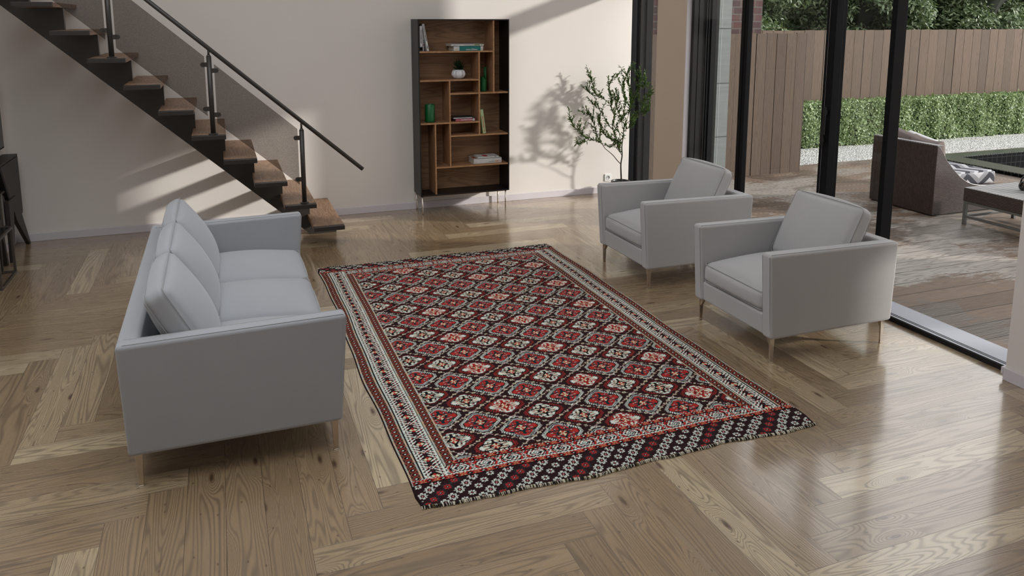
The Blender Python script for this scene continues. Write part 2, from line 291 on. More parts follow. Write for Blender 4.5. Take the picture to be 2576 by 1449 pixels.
# ------------------------------------------------------------------ mesh helpers
class MB:
    def __init__(s): s.v = []; s.f = []; s.uv = []
    def quad(s, pts, uv=None):
        n = len(s.v); s.v += [tuple(p) for p in pts]; s.f.append(tuple(range(n, n+len(pts)))); s.uv.append(uv or [(0, 0)]*len(pts)); return s
    def box(s, x0, x1, y0, y1, z0, z1):
        P = [(x0,y0,z0),(x1,y0,z0),(x1,y1,z0),(x0,y1,z0),(x0,y0,z1),(x1,y0,z1),(x1,y1,z1),(x0,y1,z1)]
        n = len(s.v); s.v += P
        for q in ((0,3,2,1),(4,5,6,7),(0,1,5,4),(1,2,6,5),(2,3,7,6),(3,0,4,7)):
            s.f.append(tuple(n+i for i in q))
            ps = [P[i] for i in q]; nx = len({p[0] for p in ps}) == 1; ny = len({p[1] for p in ps}) == 1
            s.uv.append([(p[1], p[2]) if nx else ((p[0], p[2]) if ny else (p[0], p[1])) for p in ps])
        return s
    def prism(s, poly, a0, a1, axis='Y'):
        """poly: list of 2-D points in the plane across axis, extruded from a0 to a1"""
        def P(u, v, a): return {'Y': (u, a, v), 'X': (a, u, v), 'Z': (u, v, a)}[axis]
        n = len(poly); k = len(s.v)
        s.v += [P(u, v, a0) for u, v in poly]+[P(u, v, a1) for u, v in poly]
        area = sum(poly[i][0]*poly[(i+1) % n][1]-poly[(i+1) % n][0]*poly[i][1] for i in range(n)) > 0
        flip = area ^ (axis == 'Y')
        A = tuple(range(k, k+n)); B = tuple(range(k+n, k+2*n))
        s.f.append(A[::-1] if flip else A); s.uv.append([poly[i-k] for i in s.f[-1]])
        s.f.append(B if flip else B[::-1]); s.uv.append([poly[i-k-n] for i in s.f[-1]])
        acc = 0
        for i in range(n):
            j = (i+1) % n; d = math.dist(poly[i], poly[j])
            q = (k+i, k+j, k+n+j, k+n+i); u = [(acc, a0), (acc+d, a0), (acc+d, a1), (acc, a1)]
            if not flip: q = q[::-1]; u = u[::-1]
            s.f.append(q); s.uv.append(u); acc += d
        return s
    def tube(s, pts, r, n=8, closed=False, caps=True):
        pts = [Vector(p) for p in pts]; m = len(pts); rr = r if isinstance(r, (list, tuple)) else [r]*m
        k = len(s.v); prev = None
        for i, p in enumerate(pts):
            a = pts[(i-1) % m] if (closed or i > 0) else p; c = pts[(i+1) % m] if (closed or i < m-1) else p
            t = (c-a).normalized() if (c-a).length > 1e-9 else Vector((0, 0, 1))
            if prev is None:
                u = t.orthogonal().normalized()
            else:
                u = (prev-t*prev.dot(t)); u = u.normalized() if u.length > 1e-6 else t.orthogonal().normalized()
            prev = u; w = t.cross(u)
            for j in range(n):
                an = 2*math.pi*j/n; s.v.append(tuple(p+(u*math.cos(an)+w*math.sin(an))*rr[i]))
        for i in range(m if closed else m-1):
            a0 = k+i*n; b0 = k+((i+1) % m)*n
            for j in range(n):
                j2 = (j+1) % n; s.f.append((a0+j, a0+j2, b0+j2, b0+j)); s.uv.append([(0, 0)]*4)
        if caps and not closed:
            s.f.append(tuple(k+j for j in range(n))[::-1]); s.uv.append([(0, 0)]*n)
            s.f.append(tuple(k+(m-1)*n+j for j in range(n))); s.uv.append([(0, 0)]*n)
        return s
    def lathe(s, prof, c=(0, 0, 0), n=24, ripple=None):
        k = len(s.v); m = len(prof)
        for i, (r, z) in enumerate(prof):
            for j in range(n):
                an = 2*math.pi*j/n; q = r*(ripple(an, z) if ripple else 1)
                s.v.append((c[0]+q*math.cos(an), c[1]+q*math.sin(an), c[2]+z))
        for i in range(m-1):
            for j in range(n):
                j2 = (j+1) % n; s.f.append((k+i*n+j, k+i*n+j2, k+(i+1)*n+j2, k+(i+1)*n+j)); s.uv.append([(0, 0)]*4)
        if prof[0][0] > 1e-6: s.f.append(tuple(k+j for j in range(n))[::-1]); s.uv.append([(0, 0)]*n)
        if prof[-1][0] > 1e-6: s.f.append(tuple(k+(m-1)*n+j for j in range(n))); s.uv.append([(0, 0)]*n)
        return s
    def pillow(s, size, r=.03, bulge=(0, 0, 0), n=14, fn=None):
        """soft box centred on the origin; bulge per axis pushes each pair of faces outwards"""
        h = [q/2 for q in size]; k0 = len(s.v); idx = {}
        def warp(p):
            q = [p[i]*h[i] for i in range(3)]
            inner = [max(-(h[i]-r), min(h[i]-r, q[i])) for i in range(3)]
            d = Vector([q[i]-inner[i] for i in range(3)])
            L = d.length
            if L > r: d = d*(r/L)
            q = [inner[i]+d[i] for i in range(3)]
            for ax in range(3):
                if bulge[ax]:
                    o = [i for i in range(3) if i != ax]
                    w = 1
                    for i in o: w *= max(0, 1-abs(p[i])**2.2)**.85
                    q[ax] += bulge[ax]*w*(q[ax]/h[ax])
            q = Vector(q)
            return fn(q, p) if fn else q
        def ss(t):   # denser near edges
            return math.sin(t*math.pi/2)*.55+t*.45
        def vid(p):
            key = tuple(round(x, 6) for x in p)
            if key not in idx: idx[key] = len(s.v); s.v.append(tuple(warp(p)))
            return idx[key]
        for ax in range(3):
            for sg in (-1, 1):
                a, b_ = [(1, 2), (2, 0), (0, 1)][ax]
                for i in range(n):
                    for j in range(n):
                        q = []; uvs = []
                        for di, dj in ((0, 0), (1, 0), (1, 1), (0, 1)):
                            p = [0, 0, 0]; p[ax] = sg; p[a] = ss(-1+2*(i+di)/n); p[b_] = ss(-1+2*(j+dj)/n); q.append(vid(p)); uvs.append((p[a]*h[a], p[b_]*h[b_]))
                        if sg < 0: q = q[::-1]; uvs = uvs[::-1]
                        s.f.append(tuple(q)); s.uv.append(uvs)
        return s
    def xform(s, mat, start=0):
        s.v[start:] = [tuple(mat @ Vector(p)) for p in s.v[start:]]; return s

def link(name, mesh, mat=None, parent=None, local=False):
    o = bpy.data.objects.new(name, mesh); COL.objects.link(o)
    if mat is not None: mesh.materials.append(mat)
    if parent is not None:
        o.parent = parent
        if not local and parent.type == 'EMPTY': o.matrix_parent_inverse = Matrix.Translation(-parent.location)
    return o
def obj(name, mb, mat, parent=None, smooth=False, bevel=0, seg=2, local=False, weld=False, kind=None, label=None):
    me = bpy.data.meshes.new(name); me.from_pydata(mb.v, [], mb.f)
    ul = me.uv_layers.new(name='UVMap'); flat = [c for f in mb.uv for p in f for c in p]
    ul.data.foreach_set('uv', flat)
    if smooth is True: me.polygons.foreach_set('use_smooth', [True]*len(me.polygons))
    me.update(); o = link(name, me, mat, parent, local)
    if bevel:
        m = o.modifiers.new('bevel', 'BEVEL'); m.width = bevel; m.segments = seg; m.limit_method = 'ANGLE'; m.angle_limit = R(40)
        if seg > 2 or smooth == 'bevel':
            me.polygons.foreach_set('use_smooth', [True]*len(me.polygons)); m.harden_normals = True
    if kind: o['kind'] = kind
    if label: o['label'] = label
    return o
def thing(name, label, cat, loc=(0, 0, 0), group=None, kind=None):
    o = bpy.data.objects.new(name, None); COL.objects.link(o); o.location = loc; o.empty_display_size = .1
    if label: o['label'] = label
    if cat: o['category'] = cat
    if group: o['group'] = group
    if kind: o['kind'] = kind
    return o
def tag(o, label, cat, group=None):
    o['label'] = label; o['category'] = cat
    if group: o['group'] = group
    return o
def copy_tree(o, parent=None):
    c = o.copy(); COL.objects.link(c); c.parent = parent
    for ch in list(o.children): copy_tree(ch, c)
    return c
def struct(name, mb, mat, **kw):
    o = obj(name, mb, mat, **kw)
    if not kw.get('parent'): o['kind'] = 'structure'
    return o
def text_mesh(txt, size, mat, matrix, parent, name='lettering', bold=0):
    cu = bpy.data.curves.new(name, 'FONT'); cu.body = txt; cu.size = size; cu.extrude = .0003; cu.align_x = 'LEFT'; cu.align_y = 'CENTER'; cu.offset = bold
    tmp = bpy.data.objects.new('tmp', cu); COL.objects.link(tmp)
    dg = bpy.context.evaluated_depsgraph_get(); me = bpy.data.meshes.new_from_object(tmp.evaluated_get(dg)); bpy.data.objects.remove(tmp); bpy.data.curves.remove(cu)
    me.transform(matrix); me.materials.clear(); o = link(name, me, mat, parent); return o

def rug_pattern():
    """woven pattern of the rug, one colour per 4 mm knot; returns (rows, cols, 3) sRGB 0..1, row 0 = near edge"""
    NX, NY, s = 499, 829, .004
    W_, H_ = NX*s, NY*s
    K=(20,17,20); M=(44,24,27); R=(186,48,43); W=(222,228,218); C=(222,216,182); T=(14,48,54)
    P=(205,92,74); B=(70,32,32); G=(160,170,172); N=(40,42,46); D=(34,20,24)
    X, Y = np.meshgrid((np.arange(NX)+.5)*s, (np.arange(NY)+.5)*s)
    img = np.zeros((NY, NX, 3)); img[:] = M
    rs = np.random.RandomState(4)
    def put(mask, col): img[mask] = col
    MOT = """...................
...................
TT..TTT............
TTTTT.TT...........
TT.....T...........
TT.................
TT...TTTT...TTT....
TT...TWWT...TWT....
TT.....TT....TT....
TTT....TT....TT....
TTTTTTTTTTTTTTTT...
KTTTTTTTTTTTTTTTTT.
wKTT.........T.TTT.
wwKTT..WWW.....TTT.
wwwKTT.TTTTT.......
wwwwKTT.....WWW....
rwwwwKTTTTTTTTTTT..
rrwwwwKTTTT........
rrrKKKKTT..........""".split("\n")[::-1]
    def motif(cx, cy, field, arm, tick, flip, scale=1.0):
        x0, x1 = int((cx-.085)/s), int((cx+.085)/s)+1; y0, y1 = int((cy-.085)/s), int((cy+.085)/s)+1
        for j in range(max(0,y0), min(NY,y1)):
            for i in range(max(0,x0), min(NX,x1)):
                u = abs((i+.5)*s-cx)/s/scale; v = abs((j+.5)*s-cy)/s/scale
                iu, iv = int(u), int(v)
                if iu < 19 and iv < 19:
                    ch = MOT[iv][iu] if iu < len(MOT[iv]) else '.'
                    right = ((i+.5)*s > cx) != flip; up = (j+.5)*s > cy
                    if ch == 'T': img[j,i] = arm
                    elif ch == 'W': img[j,i] = tick
                    elif ch == 'K': img[j,i] = K
                    elif ch in 'wr': img[j,i] = (C if right == up else R) if v > u*1.05 else (R if right == up else C)
    def gul(cx, cy, red, flip, variant):
        i0, i1 = max(0, int((cx-.20)/s)), min(NX, int((cx+.20)/s)+1); j0, j1 = max(0, int((cy-.15)/s)), min(NY, int((cy+.15)/s)+1)
        if i1 <= i0 or j1 <= j0: return
        XX, YY, sub = X[j0:j1, i0:i1], Y[j0:j1, i0:i1], img[j0:j1, i0:i1]
        def put(mask, col): sub[mask] = col
        dx, dy = XX-cx, YY-cy; ax, ay = np.abs(dx), np.abs(dy)
        win = (ax < .19) & (ay < .14)
        f = ax/.170+ay/.1175
        line = win & (np.abs(f-1.0) < .021)
        t = np.floor(ax/.0082).astype(int) % 2
        put(line & (t == 0), (196,170,164)); put(line & (t == 1), (92,32,34))
        q = np.round(dy/.009)*.009; st = np.abs(q)
        step = np.where(ax > .03, .004*(np.floor(ay/.0045).astype(int) % 2), 0)
        if red:
            m = np.minimum(np.minimum((.115-ax-ay)*.72, .100-ax), .096-ay) + step
            flank = ax > .052
            inside = win & (m > 0)
            put(inside, K)
            band = np.floor(m/.0045).astype(int)
            put(inside & flank & (band % 2 == 0) & (band < 4), W)
            put(inside & ~flank & (band == 1), (190,200,200)); put(inside & ~flank & (band == 3), (200,206,200))
            put(inside & ~flank & (m < .0045), M)
            put(inside & (m > .0200), R)
            put(inside & (m > .0200) & (m < .0245), (176,44,40))
            for sg in (-1, 1):
                hx, hy = dx, dy*sg
                put(win & (np.abs(hy-.108) < .0030) & (np.abs(hx) < .026) & (np.abs(hx) > .008), W)
                put(win & (np.abs(np.abs(hx)-(hy-.100)*1.0) < .0032) & (hy > .100) & (hy < .112), W)
                put(win & (np.abs(hy-.103) < .0032) & (np.abs(np.abs(hx)-.024) < .003), W)
                put(win & (np.abs(hy-.118) < .0025) & (np.abs(np.abs(hx)-.012) < .006), W)
            motif(cx, cy, R, T, W, flip, .93)
        else:
            m = np.minimum(np.minimum((.114-ax-ay)*.72, .100-ax), .092-ay) + step
            flank = ax > .040
            inside = win & (m > 0)
            band = np.floor(m/.0042).astype(int)
            put(inside & flank & (ay < .062), K)
            put(inside & flank & (ay < .058) & (band % 2 == 0) & (band < 4), (160,50,44))
            put(inside & (ay >= .030) & (band == 3), (128,38,38))
            core = inside & (m > .0215)
            put(core, W); put(inside & (m > .0175) & (m <= .0215), K); put(core & (rs.rand(*core.shape) < .35) & (m > .032), C)
            motif(cx, cy, W, (K, (170,36,32), D)[variant], (190,46,44) if variant != 1 else K, flip, .88)
        for qx in (-1, 1):
            for qy in (-1, 1):
                for px in (.105, .035):
                    bx = cx+qx*px; by = cy+qy*.1175*(1-px/.17)
                    a, b = np.abs(XX-bx), np.abs(YY-by)
                    put((a < .0098) & (b < .0068), C); put((a < .0062) & (b < .0034), (110,100,98))
    # field of medallions
    n = 0
    for k in range(-2, 13):
        cx = .285+k*.1695
        for j in range(-6, 18):
            cy = .699-k*.1145+j*.2325
            if -.1 < cx < W_+.1 and .2 < cy < H_-.12:
                gul(cx, cy, j % 2 == 0, (k*7+j*3) % 4 < 2, (k*5+j*3) % 3)
                n += 1
    # side borders
    def guard_v(x0, x1, sgn):
        cx = (x0+x1)/2
        band = (X >= x0) & (X < x1)
        put(band, B)
        ph = ((Y+(.01 if sgn > 0 else 0)) % .035)-.0175
        a, b = np.abs(X-cx), np.abs(ph)
        put(band & (np.abs(a-np.abs(.0175-b)*1.1) < .0024), (168,58,46))
        put(band & (np.abs(a-.0075-np.abs(.0175-b)*.9) < .002), (104,92,70))
        put(band & (a*.9+b < .0150), K); put(band & (a+b < .0062), W)
    def dash_v(x0, x1):
        band = (X >= x0) & (X < x1)
        i = np.floor(Y/s).astype(int)
        seg = (np.floor(Y/.07).astype(int) % 2) == 0
        put(band, K); on = (i % 3) < 2
        put(band & on & seg, W); put(band & ~on & ~seg, (150,40,44)); put(band & on & ~seg, C)
    def main_v(x0, x1):
        cx = (x0+x1)/2; hw = (x1-x0)/2
        band = (X >= x0) & (X < x1)
        put(band, W)
        per = .137
        ph = ((Y-.01) % per)/per                     # 0 lozenge, .5 star
        a = np.abs(X-cx); b = np.abs(ph-.5)*per
        up = ph > .5
        q = np.where(up, Y*1.0+a*.75, Y*1.0-a*.75)
        zz = (np.floor(q/.00456).astype(int)+1) % 5
        tooth = np.abs(((Y/.0228) % 1)-.5)*2
        zone = band & (a < hw-.004-.011*tooth)
        put(zone & ((zz >= 3) | ((zz == 0) & (a < .020))), K)
        put(zone & (zz == 0) & (((a > .018) & (a < .025)) | ((a > .034) & (a < .040))), (196,40,48))
        put(zone & (np.abs(a-.031) < .0024) & (zz < 4), W)
        put(zone & (np.abs(a-.0355) < .002) & (zz > 1), K)
        put(band & (a < .0065), (58,30,36))
        put(band & (np.abs(a-.0085) < .002), K)
        stz = band & (a+b < .026); put(stz, K)
        put(band & (a+b < .021) & (b > a*1.1), R); put(band & (a+b < .021) & (b <= a*1.1), C)
        b2 = np.minimum(ph, 1-ph)*per
        put(band & (a+b2 < .017), R); put(band & (a+b2 < .014), W); put(band & (a+b2 < .0075), K)
        put(band & (hw-a < .004), K)
    for mir in (False, True):
        if mir:
            img = img[:, ::-1].copy()
        put(X < .010, D); dash_v(.010, .018); guard_v(.018, .060, 1); dash_v(.060, .070)
        main_v(.070, .184); dash_v(.184, .192); guard_v(.192, .236, -1); dash_v(.236, .246)
        if mir:
            img = img[:, ::-1].copy()
    # end borders and end panels (near: y up from 0, far: mirrored, a little narrower)
    def end(yfun, panel, flip):
        nonlocal img
        V = yfun
        def guard_h(v0, v1, shift, edge=.01):
            cv = (v0+v1)/2; band = (V >= v0) & (V < v1) & (X > edge) & (X < W_-edge)
            put(band, (184,48,42))
            ph = ((X+shift) % .0615)-.03075; a, b = np.abs(ph), np.abs(V-cv)
            put(band & (a*.62+b < .0120), K); put(band & (a*.8+b < .0045), W)
            e = np.abs(np.abs(ph)-.03075)
            put(band & (np.abs(e*.8-b) < .0022) & (e < .013), (190,165,120))
            put(band & (b < .002) & (e < .003), K)
            put(band & (np.abs(V-v0) < .0042), K); put(band & (np.abs(V-v1) < .0042), K)
            put(band & (np.abs(V-v1) < .0022) & (np.floor(X/.0085).astype(int) % 2 == 0), W)
        def main_h(v0, v1):
            cv = (v0+v1)/2; band = (V >= v0) & (V < v1) & (X > .180) & (X < W_-.180); hw = (v1-v0)/2
            put(band, K)
            per = .122; ph = (X % per)/per
            a = np.abs(V-cv); sgn = np.where(V > cv, 1, -1)
            u = X-sgn*(V-cv)*.9*np.where(ph > .5, 1, -1)
            z = np.floor(u/.0047).astype(int) % 4
            put(band & (z < 2), W)
            put(band & (z == 3) & (np.floor(a/.010).astype(int) % 2 == 1), (196,40,48))
            put(band & (np.abs(a-.016) < .0024) & (z == 2), W)
            put(band & (np.abs(a-.024) < .0022) & (z < 2), K)
            b = np.abs(ph-.5)*per
            put(band & (np.abs(b-a*.55-.006) < .0052) & (a < hw-.006), R if not flip else (150,40,40))
            put(band & (np.abs(b-a*.55-.013) < .0024) & (a < hw-.004), K)
            put(band & (a+b < .013), W); put(band & (a+b < .008), K)
            b2 = np.minimum(ph, 1-ph)*per
            put(band & (a+b2 < .018), T); put(band & (a+b2 < .011), W); put(band & (a+b2 < .005), K)
            put(band & (hw-a < .0042), W); put(band & (hw-a < .0022), K)
        g0 = panel
        guard_h(g0, g0+.033, 0); main_h(g0+.033, g0+.105); guard_h(g0+.105, g0+.138, .02, .226)
        pan = V < g0
        put(pan, M)
        FL = ["....#....", ".##.#.##.", ".###.###.", "..#...#..", "##..o..##", "..#...#..", ".###.###.", ".##.#.##.", "....#...."]
        WO = ["....###....", ".##.#.#.##.", ".#.##.##.#.", ".##.....##.", "..#..r..#..", "###.ror.###", "..#..r..#..", ".##.....##.", ".#.##.##.#.", ".##.#.#.##.", "....###...."]
        for r in range(-1, 6):
            v = .005+.038*r
            for c in range(-8, 30):
                x = .036+.0395*r+.0825*c
                kind = c % 4                         # 0 red 1 outlined 2 white 3 outlined
                if v > g0+.03: continue
                bm = FL if kind in (0, 2) else WO
                col = R if kind == 0 else W
                h = len(bm)//2
                if kind == 0:
                    q = pan & (np.abs(X-x) < .024) & (np.abs(V-v) < .020); put(q & (np.all(img == np.array(M), axis=2)), N)
                sc = 1.10; hr = int(h*sc+1.5)
                for j2 in range(-hr, hr+1):
                    for i2 in range(-hr, hr+1):
                        jj = int(round(j2/sc))+h; ii = int(round(i2/sc))+h
                        if not (0 <= jj < len(bm) and 0 <= ii < len(bm)): continue
                        ch = bm[jj][ii]
                        i = int(x/s)+i2
                        vv = (int(v/s)+j2+.5)*s
                        if vv < 0 or vv >= g0 or i < 4 or i >= NX-4: continue
                        j = int(vv/s) if not flip else NY-1-int(vv/s)
                        if ch == '#': img[j,i] = col
                        elif ch == 'o': img[j,i] = W if kind == 0 else (R if kind == 2 else W)
                        elif ch == 'r': img[j,i] = (190,40,60)
                        elif kind in (1, 3) and 2 < ii < 8 and 2 < jj < 8: img[j,i] = K
        put(pan & (X < .012), D); put(pan & (X > W_-.012), D)
    end(Y, .170, False)
    end(H_-Y, .105, True)
    img += rs.normal(0, 5.5, (NY, NX, 1))
    return np.clip(img, 0, 255)/255.

# ================================================================== ROOM
WY = 7.84; GX = 4.046; CEIL = 4.2
PW = .14908; X_OFF = .54*PW; Y_OFF = .34*PW
random.seed(7)
def herringbone():
    vs, fs, uvs, cols = [], [], [], []
    rects = [(-1.77, 4.046, -2.5, 7.84), (4.046, 4.38, 6.737, 7.84)]
    def plank(x0, y0, along):   # in board widths on the grid
        lx, ly = (8, 1) if along == 'X' else (1, 8)
        X0, Y0 = x0*PW+X_OFF, y0*PW+Y_OFF; X1, Y1 = X0+lx*PW, Y0+ly*PW
        rc = (random.random(), random.random(), random.random(), 1)
        for (ra, rb, rc0, rd) in rects:
            a, b_, c, d = max(X0, ra), min(X1, rb), max(Y0, rc0), min(Y1, rd)
            if b_-a < 1e-4 or d-c < 1e-4: continue
            n = len(vs); P = [(a, c), (b_, c), (b_, d), (a, d)]
            vs.extend([(p[0], p[1], 0) for p in P]); fs.append((n, n+1, n+2, n+3))
            for p in P:
                uvs.append((p[0]-X0, p[1]-Y0) if along == 'X' else (p[1]-Y0, p[0]-X0)); cols.append(rc)
    for i in range(-34, 62):
        for m in range(-9, 9):
            plank(i, i+1+16*m, 'Y')
            plank(i+16*m, i, 'X')
    me = bpy.data.meshes.new('floor'); me.from_pydata(vs, [], fs)
    ul = me.uv_layers.new(name='UVMap'); ul.data.foreach_set('uv', [c for p in uvs for c in p])
    ca = me.color_attributes.new('plank', 'FLOAT_COLOR', 'CORNER'); ca.data.foreach_set('color', [c for q in cols for c in q])
    me.update(); o = link('floor', me, M['floor']); o['kind'] = 'structure'; return o
herringbone()
struct('wall_back', MB().box(-1.95, 4.38, WY, WY+.25, -.1, CEIL), M['wall'])
struct('wall_front', MB().box(-1.95, 4.30, -2.7, -2.5, -.1, CEIL), M['wall'])
struct('sun_block_wall', MB().box(7.15, 7.35, 1.96, 3.74, -.1, 3.35).box(7.15, 7.35, 1.10, 1.56, -.1, 3.35).box(7.15, 7.35, 1.56, 1.96, 1.85, 3.35), M['wall'])  # added unseen wall; its slot and height shape the sun entering the doors
struct('wall_left', MB().box(-1.95, -1.77, -2.5, WY, -.1, CEIL), M['wall'])
struct('wall_right', MB().box(3.96, 4.30, -2.5, 2.835, -.1, CEIL), M['wall'], bevel=.003)
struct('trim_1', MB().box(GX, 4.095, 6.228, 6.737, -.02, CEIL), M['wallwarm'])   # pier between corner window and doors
struct('ceiling', MB().box(-1.95, 4.55, -2.5, WY+.25, CEIL, CEIL+.15), M['ceil'])
def skirting(name, mb): return struct(name, mb, M['base'], bevel=.003)
skirting('baseboard_back', MB().box(-1.77, 4.38, WY-.014, WY, 0, .072))
skirting('baseboard_left', MB().box(-1.77, -1.756, -2.5, WY-.014, 0, .072))
skirting('baseboard_right', MB().box(3.944, 3.96, -2.5, 2.835, 0, .072).box(3.944, 4.1, 2.835, 2.849, 0.031, .072))

def profile_post(mb, x0, x1, y0, y1, z0, z1):
    return mb.box(x0, x1, y0, y1, z0, z1)
struct('sunlit_edge_strip', MB().box(GX-.0005, 4.0955, 6.2205, 6.228, -.02, CEIL), M['base'])   # added white strip, paints in the sunlit edge of the pier
BM = M['blackmetal']
# --- corner window
w = thing('window_1', None, None, (4.44, 7.3, 0), kind='structure')
obj('window_frame', MB().box(4.382, 4.440, 7.842, 7.95, -.06, CEIL).box(4.440, 4.500, 7.87, 7.95, -.06, CEIL).box(4.500, 4.520, 7.85, 7.95, -.06, CEIL).box(4.520, 4.575, 7.862, 7.95, -.06, CEIL).box(4.575, 4.60, 7.848, 7.95, -.06, CEIL).box(4.60, 4.662, 7.855, 7.95, -.06, CEIL), BM, w, bevel=.003)
obj('window_frame', MB().box(4.40, 4.46, 6.72, 6.737, -.06, CEIL), BM, w, bevel=.003)
obj('window_frame', MB().box(4.39, 4.47, 6.737, 7.84, -.06, .05).box(4.39, 4.47, 6.737, 7.84, CEIL-.10, CEIL-.02), BM, w, bevel=.003)
obj('window_transom', MB().box(4.39, 4.47, 6.737, 7.84, 2.335, 2.52), BM, w, bevel=.003)
obj('pane', MB().box(4.428, 4.434, 6.737, 7.84, .05, 2.335).box(4.428, 4.434, 6.737, 7.84, 2.52, CEIL-.10), M['glass'], w)
struct('trim_4', MB().box(4.095, 4.47, 6.72, 6.737, -.06, CEIL), M['wall'])
# --- header beam over doors, glazed above
HB0, HB1 = 2.28, 2.42
struct('trim_2', MB().box(4.07, 4.28, 2.835, 6.226, HB0, HB1), BM, bevel=.004)
struct('wall_above_doors', MB().box(4.06, 4.30, 2.835, 6.228, HB1, CEIL), M['wall'])
# --- sliding doors
d = thing('door_1', None, None, (4.15, 6.0, 0), kind='structure')
fz = MB().box(4.0955, 4.345, 6.196, 6.226, -.03, HB0).box(4.0955, 4.140, 6.180, 6.196, .03, HB0).box(4.155, 4.166, 6.186, 6.196, .03, HB0).box(4.232, 4.243, 6.182, 6.196, .03, HB0).box(4.258, 4.268, 6.186, 6.196, .03, HB0).box(4.290, 4.345, 6.184, 6.196, .03, HB0)
obj('door_jamb', fz, BM, d, bevel=.002)
obj('door_frame', MB().box(4.060, 4.096, 5.422, 6.180, .031, .07).box(4.060, 4.096, 5.422, 6.180, HB0-.02, HB0+.05), BM, d, bevel=.002)
obj('pane', MB().box(4.075, 4.081, 5.42, 6.180, .07, HB0-.02), M['glass'], d)
obj('door_frame', MB().box(4.052, 4.100, 5.342, 5.378, .031, HB0).box(4.050, 4.096, 5.382, 5.424, .031, HB0), BM, d, bevel=.003)
d = thing('door_2', None, None, (4.2, 4.5, 0), kind='structure')
st = obj('door_frame', MB().box(4.118, 4.187, 4.439, 4.531, .031, HB0), BM, d, bevel=.003)
obj('door_frame', MB().box(4.13, 4.18, 4.531, 5.37, .031, .07).box(4.13, 4.18, 4.531, 5.37, HB0-.02, HB0), BM, d, bevel=.002)
obj('pane', MB().box(4.152, 4.158, 4.531, 5.37, .07, HB0-.02), M['glass'], d)
obj('door_seal', MB().box(4.1165, 4.119, 4.500, 4.503, .031, HB0), M['greymetal'], d)
obj('door_handle', MB().box(4.085, 4.097, 4.455, 4.480, 1.13, 1.33).box(4.095, 4.118, 4.459, 4.476, 1.27, 1.31).box(4.088, 4.100, 4.470, 4.495, 1.05, 1.22).box(4.100, 4.118, 4.474, 4.490, 1.07, 1.10), M['blackin'], st, bevel=.003)
d = thing('door_3', None, None, (4.2, 4.1, 0), kind='structure')
obj('door_frame', MB().box(4.120, 4.211, 3.912, 3.954, .031, HB0), BM, d, bevel=.003)
obj('door_frame', MB().box(4.19, 4.24, 3.954, 4.46, .031, .07).box(4.19, 4.24, 3.954, 4.46, HB0-.02, HB0), BM, d, bevel=.002)
obj('pane', MB().box(4.211, 4.216, 3.954, 4.46, .07, HB0-.02), M['glass'], d)
obj('door_frame', MB().box(4.192, 4.235, 4.46, 4.50, .031, HB0), BM, d, bevel=.003)
# --- threshold
th = struct('trim_3', MB().box(GX, 4.286, 2.835, 6.228, -.03, .030), M['sill'], bevel=.002)
obj('track_groove', MB().box(GX-.002, GX+.012, 2.835, 6.228, -.02, .0300).box(4.078, 4.085, 2.84, 6.2, .029, .0312).box(4.095, 4.102, 2.84, 6.2, .029, .0312), M['blackin'], th)

# ================================================================== STAIRCASE
T_ = thing('staircase', 'open walnut staircase with black metal stringer and smoked glass balustrade climbing left', 'staircase', (.9, 7.2, 0))
RUN, RISE = .2315, .2105
def tx(n): return .960-RUN*(n-1)
def tz(n): return .190+RISE*(n-1)
NT = 11
for n in range(1, NT+1):
    x1, z1 = tx(n), tz(n)
    tr_ = obj('tread', MB().box(x1-.262, x1, 6.752, 7.838, z1-.036, z1), M['tread'], T_, bevel=.003)
    obj('tread_end_cap', MB().box(x1-.262, x1, 6.690, 6.752, z1-.036, z1), M['darkcab'], tr_, bevel=.003)
poly = [(.955, 0), (.955, tz(1)-.036)]
for n in range(2, NT+1):
    poly += [(tx(n)-.008, tz(n-1)-.036), (tx(n)-.008, tz(n)-.036)]
xe = tx(NT)-.262
poly += [(xe, tz(NT)-.036), (xe, (0.72-xe)*.906), (.720, 0)]
obj('stringer', MB().prism(poly, 7.21, 7.27, 'Y'), M['rail'], T_)
for n in range(1, 1):
    lo = 0 if n == 1 else tz(n-1)-.0
    obj('riser_plate', MB().box(tx(n)-.03-(0 if n > 1 else .0), tx(n)-.010, 7.27, 7.60, lo, tz(n)-.036), M['rail'], T_)
b_ = MB().prism([(.955, 0), (.955, .150), (.75, .150), (.72, 0)], 7.27, 7.60, 'Y'); 
for n in range(1, NT+1): obj('tread_bracket', MB().box(tx(n)-.20, tx(n)-.04, 7.14, 7.34, tz(n)-.042, tz(n)-.036), M['rail'], T_)
SL = -(1.721-1.099)/(.701)   # dz/dx of the rail
def railz(x): return 1.099+(x-.637)*SL
py = 6.765
posts = [(.636, 2), (-.0615, 5), (-.759, 8)]
for x, n in posts:
    p = obj('baluster', MB().lathe([(.0195, 0), (.0195, .60+.03)], (x, py, tz(n)+.0), 16).lathe([(.0195, .63), (.012, .645)], (x, py, tz(n)), 16).lathe([(.0085, .64), (.0085, railz(x)-tz(n))], (x, py, tz(n)), 10), M['rail'], T_, smooth=True)
    obj('base_flange', MB().lathe([(.036, 0), (.036, .007), (.024, .012)], (x, py, tz(n)), 20), M['rail'], p)
    for s_, dz in ((-1, .567), (1, .518), (-1, .210), (1, .160)):
        if n == 2 and s_ > 0: continue
        zz = tz(n)+dz
        m_ = MB().box(min(x, x+s_*.05), max(x, x+s_*.05), py-.010, py+.010, zz-.018, zz+.018)
        k_ = len(m_.v); m_.lathe([(.018, -.010), (.018, .010)], (0, 0, 0), 16); m_.xform(Matrix.Translation((x+s_*.05, py, zz)) @ Matrix.Rotation(R(90), 4, 'X'), k_)
        obj('glass_clamp', m_, M['rail'], p)
x0r, x1r = 1.142, -1.45
